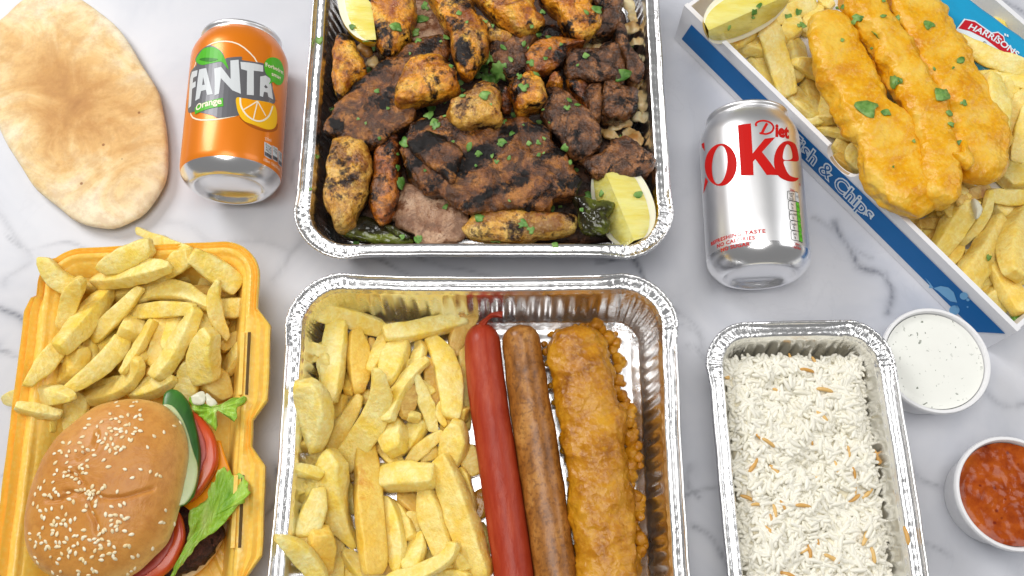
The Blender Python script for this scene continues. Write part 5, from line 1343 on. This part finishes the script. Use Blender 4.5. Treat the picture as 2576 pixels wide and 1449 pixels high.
strip(M2, 1720, 950, 1790, 1230, 150, .026, 'crisp browned onion flake at the right wall')
strip(M2, 1400, 1350, 1650, 1290, 120, .028, 'long onion strip below the charred lamb')
strip(M2, 1620, 1200, 1790, 1290, 90, .024, 'onion scrap above the lower right lamb')
strip(M4, 1560, 60, 1760, 210, 150, .028, 'large pale onion petal near the right wall')
strip(M4, 1300, 60, 1540, 170, 110, .026, 'glistening onion strip touching two lamb cubes')
strip(M2, 1130, 560, 1200, 470, 90, .030, 'onion sliver between chicken and lamb')
strip(M2, 1210, 520, 1330, 500, 90, .030, 'small onion curl above the dark lamb')
strip(M1, 680, 470, 790, 600, 110, .032, 'brown translucent onion below the lemon')
strip(M1, 760, 640, 860, 700, 120, .030, 'pale onion beside the small left chicken piece')
strip(M3, 820, 1262, 930, 1280, 60, .018, 'tiny onion bit at the bottom rim')
strip(M3, 1860, 900, 1910, 960, 70, .034, 'small onion nub above the bottom chicken strip')
piece('doner_slice', M1, [(1250, -30), (1240, 150), (1205, 300), (1225, 440), (1400, 420), (1580, 400), (1630, 340), (1520, 200), (1440, 60), (1420, -30)], .036, .003, DONER, 'grey doner slice between two chicken pieces at the top', 'meat', 'the grey doner slice', hb=.006, amp=.0012)
piece('doner_slice', M3, [(1130, 640), (1090, 800), (1060, 900), (1000, 985), (1055, 1000), (1070, 1070), (1140, 1100), (1170, 1120), (1250, 1150), (1270, 1200), (1320, 1250), (1480, 1272), (1580, 1245), (1720, 1235), (1820, 1160), (1830, 960), (1740, 850), (1560, 760), (1400, 700), (1250, 640)], .034, .005, DONER, 'pinkish brown doner slice at the bottom edge', 'meat', 'the pinkish doner slice', hb=.006, amp=.0010, e=.5, tilt=(.05, .05))
for pts, lab in (([(500, 1150), (560, 1060), (680, 990), (800, 1000), (920, 1060), (1050, 1110), (1180, 1180), (1240, 1240), (1100, 1265), (900, 1250), (700, 1225), (560, 1190)], 'charred green chilli pepper in the lower left corner'), ([(930, 1080), (1000, 1070), (1120, 1140), (1230, 1200), (1180, 1230), (1060, 1190)], 'sliver of blackened pepper beside the doner slice')):
    piece('grilled_pepper', M3, pts, .030 if len(pts) > 8 else .033, .006, PEPPER, lab, 'pepper', 'the charred pepper', hb=.006, amp=.002, freq=50, group='grilled peppers')
piece('grilled_pepper', M4, [(1040, 800), (1120, 770), (1260, 790), (1380, 830), (1450, 870), (1440, 930), (1380, 990), (1430, 1080), (1380, 1165), (1200, 1160), (1110, 1110), (1090, 1010), (1070, 900)], .044, .009, PEPPER, 'glossy blackened pepper beside the lower lemon wedge', 'pepper', 'the blackened pepper', hb=.008, amp=.0035, freq=55, group='grilled peppers')
piece('pepper_stem', M4, [(1440, 1080), (1470, 1060), (1560, 1085), (1655, 1110), (1640, 1140), (1540, 1125)], .034, .003, PEPPER, 'browned pepper stem pointing at the corner', 'pepper', 'the pepper stem', hb=.003, amp=.0006, group='grilled peppers')
# chicken, lamb and steak pieces, lowest first
piece('lamb_piece', M2, [(160, 430), (330, 400), (600, 385), (650, 440), (580, 540), (610, 680), (520, 790), (400, 860), (240, 760), (130, 640), (150, 520)], .040, .010, LAMB, 'almost black lamb piece under the big parsley leaf', 'meat', 'the black lamb piece')
piece('chicken_piece', M2, [(560, 330), (700, 300), (860, 310), (960, 420), (880, 450), (700, 470), (600, 450)], .038, .008, CHICKEN_DARK, 'glazed dark chicken scrap under the top pieces', 'chicken', 'the glazed chicken scrap')
piece('chicken_piece', M3, [(930, 150), (1050, 80), (1110, 200), (1115, 400), (1105, 650), (1095, 820), (1020, 980), (950, 1070), (880, 1050), (820, 950), (790, 860), (820, 650), (840, 420), (870, 250)], .037, .010, CHICKEN_DARK, 'narrow dark chicken strip right of the left drum-shaped piece', 'chicken', 'the dark chicken strip')
piece('chicken_piece', M3, [(420, 170), (600, 140), (760, 200), (800, 330), (802, 480), (792, 640), (780, 740), (715, 850), (645, 1000), (630, 1060), (500, 1112), (430, 1100), (390, 1000), (330, 900), (320, 700), (340, 520), (370, 350), (400, 230)], .040, .013, CHICKEN_PALE, 'plump speckled chicken strip along the left wall', 'chicken', 'the speckled chicken strip', freq=60)
piece('chicken_piece', M4, [(-130, 1080), (-60, 990), (40, 930), (200, 902), (400, 900), (650, 930), (850, 950), (1050, 962), (1082, 1050), (1060, 1130), (900, 1165), (700, 1195), (500, 1240), (300, 1232), (100, 1210), (-60, 1180), (-128, 1125)], .038, .010, CHICKEN_PALE, 'long chicken strip along the bottom rim', 'chicken', 'the bottom chicken strip', freq=60)
piece('lamb_piece', M2, [(1470, 300), (1530, 275), (1590, 360), (1605, 500), (1690, 620), (1765, 720), (1750, 830), (1660, 900), (1590, 840), (1560, 700), (1500, 560), (1450, 430)], .041, .010, LAMB, 'greyish lamb lump at the right with a blackened end', 'meat', 'the greyish lamb lump')
piece('lamb_piece', M2, [(970, 860), (1100, 870), (1200, 930), (1220, 1100), (1190, 1190), (1090, 1100), (1000, 990), (960, 920)], .040, .009, CHICKEN_DARK, 'dark reddish chunk left of the ridged lamb', 'meat', 'the dark reddish chunk')
piece('lamb_piece', M2, [(1330, 880), (1450, 870), (1570, 930), (1680, 980), (1702, 1060), (1690, 1140), (1610, 1230), (1480, 1292), (1340, 1275), (1310, 1150)], .041, .011, LAMB, 'blackened knobbly lamb chunk near the right wall', 'meat', 'the blackened lamb chunk', amp=.003)
piece('lamb_piece', M2, [(1190, 920), (1290, 900), (1340, 960), (1340, 1130), (1320, 1260), (1250, 1290), (1190, 1200), (1170, 1050)], .044, .009, LAMB, 'ridged upright lamb piece right of the brown cube', 'meat', 'the ridged lamb piece')
piece('lamb_piece', M2, [(930, 700), (980, 590), (1120, 560), (1280, 540), (1370, 480), (1480, 500), (1540, 620), (1570, 760), (1540, 870), (1420, 900), (1260, 890), (1100, 880), (990, 840)], .045, .010, LAMB, 'large craggy lamb chunk under the single flat parsley leaf', 'meat', 'the craggy lamb chunk', amp=.003)
piece('lamb_piece', M2, [(1250, -30), (1550, -30), (1562, 60), (1515, 200), (1480, 330), (1400, 400), (1300, 422), (1230, 400), (1310, 300), (1340, 200), (1250, 130), (1210, 60)], .042, .011, LAMB, 'black charred lamb piece at the top right', 'meat', 'the top right lamb piece')
piece('lamb_piece', M4, [(1150, 440), (1190, 370), (1300, 330), (1380, 290), (1440, 190), (1560, 152), (1680, 200), (1800, 280), (1892, 360), (1855, 480), (1780, 560), (1640, 592), (1450, 572), (1310, 582), (1220, 530)], .044, .010, LAMB, 'dark oval lamb chunk above the lower lemon wedge', 'meat', 'the oval lamb chunk', freq=110)
piece('lamb_slab', M1, [(1480, 395), (1600, 410), (1650, 500), (1610, 640), (1420, 820), (1270, 1100), (1270, 1250), (1110, 1400), (1000, 1480), (850, 1560), (650, 1540), (500, 1490), (330, 1440), (280, 1380), (330, 1300), (450, 1120), (560, 1000), (700, 850), (900, 720), (1080, 620), (1200, 500), (1330, 430)], .043, .009, KOFTA, 'long grill-striped lamb cutlet slanting down to the left wall', 'meat', 'the striped lamb cutlet', amp=.0032, freq=70, e=.5, N=170)
piece('lamb_slab', M3, [(1180, 130), (1270, 0), (1450, -70), (1900, -60), (2200, -40), (2500, 0), (2640, 120), (2760, 280), (2880, 400), (2985, 560), (2990, 690), (2900, 790), (2720, 830), (2650, 930), (2450, 920), (2250, 890), (2000, 905), (1900, 930), (1700, 850), (1560, 770), (1400, 745), (1300, 660), (1170, 545), (1135, 400), (1150, 280)], .044, .011, KOFTA, 'largest glazed lamb slab with black char spots in the centre', 'meat', 'the large lamb slab', amp=.0042, freq=62, e=.45, N=220, R=30)
piece('lamb_piece', M2, [(760, 960), (900, 972), (1000, 1030), (1070, 1110), (1180, 1200), (1270, 1290), (1310, 1400), (1330, 1560), (1250, 1650), (1110, 1705), (1000, 1650), (880, 1520), (800, 1400), (740, 1300), (690, 1210), (730, 1080)], .049, .010, LAMB, 'brown fibrous steak cube right of centre', 'meat', 'the brown steak cube', freq=110)
piece('lamb_slab', M3, [(1200, 150), (1350, 60), (1560, 110), (1640, 180), (1755, 290), (1705, 500), (1645, 612), (1560, 550), (1430, 450), (1270, 335), (1205, 250)], .056, .005, KOFTA, 'pointed flap of charred lamb lying over the large slab', 'meat', 'the pointed lamb flap', hb=.006, amp=.0022)
piece('chicken_piece', M1, [(500, 392), (590, 430), (650, 500), (700, 620), (762, 750), (742, 820), (690, 860), (600, 950), (512, 1042), (470, 1052), (430, 950), (403, 850), (410, 700), (420, 560), (460, 440)], .044, .012, CHICKEN, 'small pointed chicken piece by the left wall under the lemon', 'chicken', 'the small left chicken piece')
piece('chicken_piece', M1, [(750, -30), (1240, -30), (1272, 130), (1262, 230), (1222, 320), (1228, 430), (1150, 520), (1090, 590), (1000, 632), (930, 612), (880, 550), (830, 430), (790, 290), (755, 150)], .045, .013, CHICKEN, 'charred chicken chunk right of the upper lemon wedge', 'chicken', 'the chicken chunk by the lemon')
piece('chicken_piece', M2, [(20, 180), (100, 230), (230, 310), (420, 400), (330, 465), (180, 440), (80, 370), (0, 300)], .046, .006, CHICKEN_PALE, 'pale peppered chicken edge below the top middle piece', 'chicken', 'the peppered chicken edge')
piece('chicken_piece', M1, [(1400, -30), (1780, -30), (1850, 60), (1950, 220), (2015, 320), (2045, 430), (2040, 560), (1970, 650), (1900, 780), (1830, 838), (1740, 790), (1690, 680), (1650, 550), (1640, 420), (1580, 300), (1500, 180), (1470, 80)], .051, .012, CHICKEN, 'long twisted orange chicken piece at the upper middle', 'chicken', 'the twisted chicken piece')
piece('chicken_piece', M2, [(0, -30), (560, -30), (625, 100), (665, 180), (737, 240), (705, 310), (600, 362), (480, 392), (350, 330), (230, 262), (120, 140), (40, 50)], .050, .012, CHICKEN, 'half blackened chicken fillet at the top middle', 'chicken', 'the half blackened chicken fillet')
piece('chicken_piece', M2, [(700, -30), (1190, -30), (1205, 100), (1280, 150), (1342, 220), (1322, 310), (1250, 372), (1130, 452), (1040, 432), (960, 352), (900, 270), (850, 150), (740, 80)], .051, .012, CHICKEN, 'bright orange chicken lump at the top right', 'chicken', 'the bright orange chicken lump')
piece('chicken_piece', M2, [(535, 590), (620, 500), (730, 450), (850, 428), (1000, 430), (1155, 458), (1120, 492), (990, 542), (962, 620), (900, 712), (780, 772), (640, 802), (560, 782), (528, 680)], .050, .008, CHICKEN_DARK, 'flat dark orange chicken piece above centre', 'chicken', 'the flat dark chicken piece')
piece('chicken_piece', M1, [(1190, 690), (1300, 640), (1420, 618), (1560, 640), (1640, 720), (1705, 830), (1732, 940), (1640, 1012), (1480, 1062), (1280, 1122), (1110, 1142), (1068, 1070), (1090, 930), (1140, 800)], .053, .013, CHICKEN, 'wedge-shaped grill-marked chicken chunk left of centre', 'chicken', 'the wedge-shaped chicken chunk')
piece('chicken_piece', M2, [(760, 900), (800, 830), (870, 798), (930, 830), (938, 900), (900, 952), (820, 942)], .050, .008, CHICKEN, 'small yellow chicken nub in the centre', 'chicken', 'the small chicken nub')
piece('chicken_piece', M2, [(270, 1010), (330, 960), (370, 1050), (385, 1140), (350, 1190), (280, 1180)], .049, .008, CHICKEN_DARK, 'narrow chicken piece squeezed between two larger chunks', 'chicken', 'the squeezed chicken piece')
piece('chicken_piece', M2, [(568, 808), (640, 850), (720, 900), (752, 980), (742, 1080), (690, 1150), (590, 1172), (490, 1217), (430, 1182), (390, 1080), (348, 960), (400, 890), (490, 850)], .053, .013, CHICKEN, 'rounded chicken chunk with a dark cap in the centre', 'chicken', 'the round chicken chunk')
piece('chicken_piece', M2, [(20, 930), (130, 898), (230, 920), (290, 1000), (272, 1150), (278, 1320), (150, 1347), (20, 1360), (-100, 1372), (-200, 1342), (-282, 1250), (-294, 1150), (-220, 1090), (-100, 1030)], .056, .013, CHICKEN_PALE, 'pale yellow chicken chunk over the top of the large slab', 'chicken', 'the pale chicken chunk')
lemon(at(*M1(800, -20), .056), (at(*M1(640, -480), .056) - at(*M1(760, 480), .056)), (.10, -.05, 1), .036, .023, radians(80), 'lemon wedge with yellow rind in the top left of the meat tray', short='the upper lemon wedge')
LB = lemon(at(*M4(1500, 800), .052), (at(*M4(1570, 1080), .052) - at(*M4(1330, 500), .052)), 'camera', .031, .0235, radians(112), 'pale lemon wedge in the lower right corner of the meat tray', short='the lower lemon wedge')

# ---------------------------------------------------------------- rice
rice = empty('rice_portion', (RT['cx'], RT['cy'], .003), 'white cooked rice with browned vermicelli filling the oblong tray', 'rice')
def rt_pt(x, y, z):
    ca, sa = cos(RT['ang']), sin(RT['ang'])
    return Vector((RT['cx'] + x * ca - y * sa, RT['cy'] + x * sa + y * ca, z))
ra, rbb = RT['a'] - .0140, RT['b'] - .0175
def rice_top(x, y):
    e = min(ra - abs(x), rbb - abs(y))
    return .0335 + .0045 * noise.noise(Vector((x * 45, y * 45, 2))) + .003 * noise.noise(Vector((x * 110, y * 110, 7))) - .007 * max(0, 1 - max(e, 0) / .010) ** 2
nx, ny = 44, 80
v = [rt_pt(-ra + 2 * ra * i / nx, -rbb + 2 * rbb * j / ny, rice_top(-ra + 2 * ra * i / nx, -rbb + 2 * rbb * j / ny) - .0006) for i in range(nx + 1) for j in range(ny + 1)]
f = [(i * (ny + 1) + j, (i + 1) * (ny + 1) + j, (i + 1) * (ny + 1) + j + 1, i * (ny + 1) + j + 1) for i in range(nx) for j in range(ny)]
ed = [i * (ny + 1) for i in range(nx + 1)] + [nx * (ny + 1) + j for j in range(1, ny + 1)] + [i * (ny + 1) + ny for i in range(nx - 1, -1, -1)] + [j for j in range(ny - 1, 0, -1)]
b0 = len(v)
for q in ed: v.append(Vector((v[q].x * .97 + RT['cx'] * .03, v[q].y * .97 + RT['cy'] * .03, .0045)))
m_ = len(ed); f += [(ed[i], ed[(i + 1) % m_], b0 + (i + 1) % m_, b0 + i)[::-1] for i in range(m_)]
mk('rice_core', (v, f), RICEMASS, rice, kind='stuff')
def grain_geo(L, r, n=7, bend=.0):
    rings = []
    for t, k in ((.03, .45), (.12, .82), (.32, 1.0), (.5, 1.03), (.68, 1.0), (.88, .80), (.97, .42)):
        rings.append([Vector((L * (t - .5), r * k * cos(q) + bend * (4 * t * (1 - t) - .6), r * k * sin(q))) for q in [2 * pi * j / n for j in range(n)]])
    return rings_to_mesh(rings, Vector((-L * .5, -bend * .6, 0)), Vector((L * .5, -bend * .6, 0)))
rr = random.Random(5)
GV = [grain_geo(.0090, .00134, 7, b) for b in (0.0, .0006, -.0005)]
grains = []
for i in range(3300):
    x, y = rr.uniform(-ra - .001, ra + .001), rr.uniform(-rbb - .001, rbb + .001)
    dz = rr.uniform(-.0006, .0018)
    z = rice_top(x, y) + dz
    M = Matrix.Translation(rt_pt(x, y, z)) @ Matrix.Rotation(rr.uniform(0, pi), 4, 'Z') @ Matrix.Rotation(rr.gauss(0, .22), 4, 'Y') @ Matrix.Scale(rr.uniform(.78, 1.12), 4)
    grains.append((z + (-1 if rt_pt(x, y, z).y < -.185 else 0), M, rr.randrange(3)))
grains.sort(key=lambda q: -q[0] if True else 0)
gm = [mesh_data('rice_grain', g_[0], g_[1], RICE) for g_ in GV]
vis = [q for q in grains if q[1].translation.y > -.175]
vis.sort(key=lambda q: -(q[1].translation.z - rice_top(*(lambda p: ((p.x - RT['cx']) , (p.y - RT['cy'])))(q[1].translation))))
top300 = vis[:300]; ids = set(id(q) for q in top300)
for z, M, k in top300:
    o = bpy.data.objects.new('rice_grain', gm[k]); M2_ = M.copy(); M2_.translation = M.translation - WL[rice]
    o.parent = rice; o.matrix_local = M2_; COL.objects.link(o)
v, f = [], []
for q in grains:
    if id(q) in ids: continue
    b0 = len(v); gv, gf = GV[q[2]]
    v += [q[1] @ p_ for p_ in gv]; f += [tuple(b0 + i for i in fc) for fc in gf]
mk('rice_grains', (v, f), RICE, rice, kind='stuff')
vg = grain_geo(.0095, .00115, 8, .0005); vmesh = mesh_data('vermicelli_piece', vg[0], vg[1], VERMI)
for (x, y, ag) in [(505, 230, 1.5), (645, 255, 1.2), (600, 295, .2), (180, 340, .1), (700, 405, .2), (440, 415, .5), (685, 550, .8), (335, 675, .8), (385, 700, .6), (620, 685, 1.2), (835, 750, 1.5), (990, 780, 1.3), (1018, 740, 1.4), (300, 830, 2.2), (425, 860, .9), (765, 840, 1.5), (865, 870, 1.4), (655, 905, .4), (865, 965, 1.6), (940, 985, 2.4), (865, 1015, 2.6), (265, 1010, .4), (320, 1048, .0), (465, 1050, 1.2), (580, 1055, .1), (420, 1085, 1.5), (398, 1130, 1.5), (385, 1190, .8), (655, 1250, 1.4), (590, 1305, 2.6), (615, 1310, 1.5), (740, 1350, .5), (925, 1235, 2.0), (970, 1330, 1.4), (490, 1440, .3), (225, 715, 1.3), (180, 330, 2.8)]:
    p = at(*RC(x, y), .032); lx, ly = p.x - RT['cx'], p.y - RT['cy']
    z = rice_top(max(-ra, min(ra, lx)), max(-rbb, min(rbb, ly))) + .0020; p = at(*RC(x, y), z)
    o = bpy.data.objects.new('vermicelli_piece', vmesh); o.parent = rice
    o.matrix_local = Matrix.Translation(p - WL[rice]) @ Matrix.Rotation(-ag, 4, 'Z') @ Matrix.Rotation(rr.uniform(-.2, .2), 4, 'Y') @ Matrix.Scale(rr.uniform(.75, 1.15), 4)
    COL.objects.link(o)
p = at(*RC(1158, 1222), .0475); o = mk('vermicelli_piece', ([p + Matrix.Rotation(-1.45, 3, 'Z') @ q * 1.15 for q in vg[0]], vg[1]), VERMI, None, 'browned vermicelli piece stuck on the right rim of the rice tray', 'vermicelli')

# ---------------------------------------------------------------- chopped parsley
bpy.context.view_layer.update()
dg = bpy.context.evaluated_depsgraph_get()
FLK = {M1: [(1370, 70, 60), (1340, 210, 70), (1070, 290, 80), (610, 285, 35), (255, 430, 45), (760, 450, 60), (830, 520, 40), (775, 745, 40), (1270, 340, 60), (1725, 140, 35), (1815, 240, 20), (1590, 405, 40), (1540, 440, 20), (1300, 430, 40), (1215, 570, 20), (1620, 650, 35), (1640, 700, 25), (865, 960, 30), (400, 1150, 25), (1440, 1160, 50), (1420, 1220, 60), (1480, 1300, 60), (1580, 1230, 25), (745, 1300, 20), (670, 1255, 20), (980, 1150, 20), (2050, 610, 80), (1990, 720, 70), (1915, 805, 70), (1750, 880, 35), (1765, 955, 30), (1770, 1015, 40), (2000, 1000, 60), (1580, 1085, 20)],
       M2: [(110, 235, 30), (190, 275, 25), (595, 280, 25), (720, 130, 35), (1170, 135, 40), (1280, 100, 60), (675, 365, 50), (775, 395, 40), (905, 470, 20), (790, 515, 20), (515, 465, 50), (565, 510, 25), (300, 505, 45), (375, 630, 45), (590, 665, 50), (740, 625, 25), (470, 815, 45), (640, 785, 50), (275, 760, 125), (150, 860, 100), (510, 925, 60), (1660, 500, 75), (1170, 590, 45), (1080, 690, 25), (1550, 800, 105), (990, 1060, 45), (1080, 1110, 40), (970, 1140, 40), (720, 1160, 25), (680, 1290, 35), (785, 1290, 15), (410, 1215, 40), (300, 1285, 35), (385, 1410, 35), (510, 1320, 15), (170, 1105, 15)],
       M3: [(1160, 200, 80), (1075, 310, 20), (1080, 455, 40), (1100, 610, 75), (1370, 485, 20), (1665, 185, 20), (1840, 230, 60), (1940, 300, 50), (2080, 330, 40), (2125, 390, 30), (1905, 435, 20), (225, 335, 35), (165, 680, 20), (1590, 865, 40), (1945, 980, 60), (1290, 1210, 70), (1320, 1195, 45), (650, 1230, 50), (1135, 1180, 30), (890, 140, 25), (1490, 10, 60)],
       M4: [(290, 180, 55), (255, 205, 30), (570, 195, 35), (665, 190, 35), (360, 345, 40), (670, 320, 30), (950, 235, 50), (1000, 400, 45), (1060, 480, 50), (1530, 120, 25), (500, 1040, 85), (590, 1110, 45), (900, 850, 35), (815, 890, 40), (230, 1235, 80), (850, 1270, 45), (1200, 750, 65), (1720, 735, 80), (1335, 720, 40), (1130, 895, 30), (730, 145, 25), (725, 300, 20), (365, 800, 20)],
       F2: [(275, 155, 55), (160, 60, 20), (110, 70, 20), (490, 135, 30), (610, 150, 35), (870, 205, 45), (415, 300, 65), (150, 335, 20), (400, 400, 20), (1130, 500, 60), (600, 650, 85), (910, 570, 20), (1065, 565, 15), (965, 785, 80), (1155, 855, 30), (1030, 940, 50), (1050, 1030, 30), (350, 890, 95), (515, 935, 50), (740, 1170, 20), (1115, 1195, 40), (570, 1385, 15), (490, 5, 20)],
       F1: [(445, 230, 28), (650, 100, 32), (700, 50, 30), (645, 145, 25), (935, 145, 32), (1015, 105, 32), (1050, 215, 42)], F3: [(1185, 690, 25)]}
rp = random.Random(99)
SHAPES = [[(0, -.5), (.35, -.2), (.5, .1), (.3, .35), (.1, .5), (-.1, .3), (-.4, .25), (-.3, -.1)], [(-.5, -.3), (.0, -.5), (.5, -.4), (.35, .1), (.4, .45), (-.1, .35), (-.4, .1)], [(-.15, -.5), (.2, -.3), (.25, .1), (.1, .5), (-.1, .3), (-.25, -.1)], [(-.5, .1), (-.2, .45), (.05, .2), (.3, .5), (.5, .1), (.25, -.1), (.3, -.4), (-.05, -.5), (-.25, -.2)],
          [(0, -.5), (.14, -.3), (.40, -.24), (.42, -.04), (.52, .16), (.36, .26), (.30, .46), (.12, .38), (.0, .52), (-.14, .38), (-.32, .44), (-.36, .24), (-.5, .16), (-.42, -.04), (-.42, -.24), (-.14, -.3)]]
used = {}; flakes = []
for cr, lst in FLK.items():
    for x, y, sz in lst:
        d_ = ray(*cr(x, y)).normalized()
        ok, loc_, nrm, ix, ob, mt = scene.ray_cast(dg, CAM, d_)
        if ok: flakes.append((cr, x, y, sz, loc_.copy(), nrm.copy(), ob.name))
BIG = {(M2, 275, 760): 'largest parsley leaf, fan-shaped, in the middle of the meat tray', (M2, 150, 860): 'long parsley leaf beside the fan-shaped one', (M2, 1550, 800): 'flat single parsley leaf on the craggy lamb chunk', (M1, 1070, 290): 'triangular parsley cut on the chicken chunk by the lemon', (M4, 500, 1040): 'triangular parsley cut on the bottom chicken strip',
       (M2, 1660, 500): 'upright parsley leaf on onion at the right wall', (M4, 1720, 735): 'folded dark parsley leaf on the lower lemon wedge', (M1, 2050, 610): 'curled parsley leaf below the twisted chicken piece', (F2, 350, 890): 'widest parsley leaf on the left fish fillet', (F2, 600, 650): 'long parsley leaf on the middle fish fillet', (F2, 965, 785): 'frilly parsley leaf between middle and right fillets', (F2, 415, 300): 'pointed parsley leaf at the upper end of the middle fillet',
       (M4, 230, 1235): 'parsley leaf lying on the bottom rim of the meat tray', (M3, 1160, 200): 'parsley leaf in the gap left of the large lamb slab', (M3, 1100, 610): 'long parsley cut beside the dark chicken strip'}
for cr, x, y, sz, loc_, nrm, nm in flakes:
    if nrm.z < 0: nrm = -nrm
    nrm = (nrm + Vector((0, 0, .6))).normalized()
    r = sz * cr.k / ppm(cr(x, y)[1], loc_.z) * 2.0
    sh = SHAPES[4] if sz > 110 else SHAPES[1] if sz > 90 else SHAPES[rp.randrange(4)]
    q = nrm.to_track_quat('Z', 'X').to_matrix() @ Matrix.Rotation(rp.uniform(0, 6.28), 3, 'Z')
    cv = rp.uniform(-.9, .9); asp = rp.uniform(.62, 1.0); n = len(sh)
    P3 = catmull([Vector((a, b, 0)) for a, b in sh], n * 3)
    mid = [p_ * .5 for p_ in P3]
    top = []
    for p_ in P3 + mid + [Vector()]:
        z_ = .0009 + (cv * (p_.x ** 2) * .45 + .10 * noise.noise(p_ * 5 + Vector((x, y, 0)))) * r
        top.append(loc_ + q @ Vector((p_.x * r, p_.y * r * asp, max(z_, .0003))))
    N3 = n * 3; f = [(i, (i + 1) % N3, N3 + (i + 1) % N3, N3 + i) for i in range(N3)] + [(N3 + i, N3 + (i + 1) % N3, 2 * N3) for i in range(N3)]
    m_ = len(top); v = top + [p_ - q @ Vector((0, 0, .00028)) for p_ in top]
    f = f + [tuple(m_ + i for i in reversed(g_)) for g_ in f] + [(i, m_ + i, m_ + (i + 1) % N3, (i + 1) % N3) for i in range(N3)]
    what = SHORT.get(nm) or SHORT.get(nm.split('.')[0]) or 'the food'
    size = 'tiny' if sz < 28 else ('small' if sz < 52 else 'larger')
    lab = BIG.get((cr, x, y)) or f'{size} parsley fleck lying on {what}'
    mk('parsley_leaf', (v, f), PARSLEY, None, lab, 'parsley', 'chopped parsley on the meat' if cr in (M1, M2, M3, M4) else 'chopped parsley in the fish box')
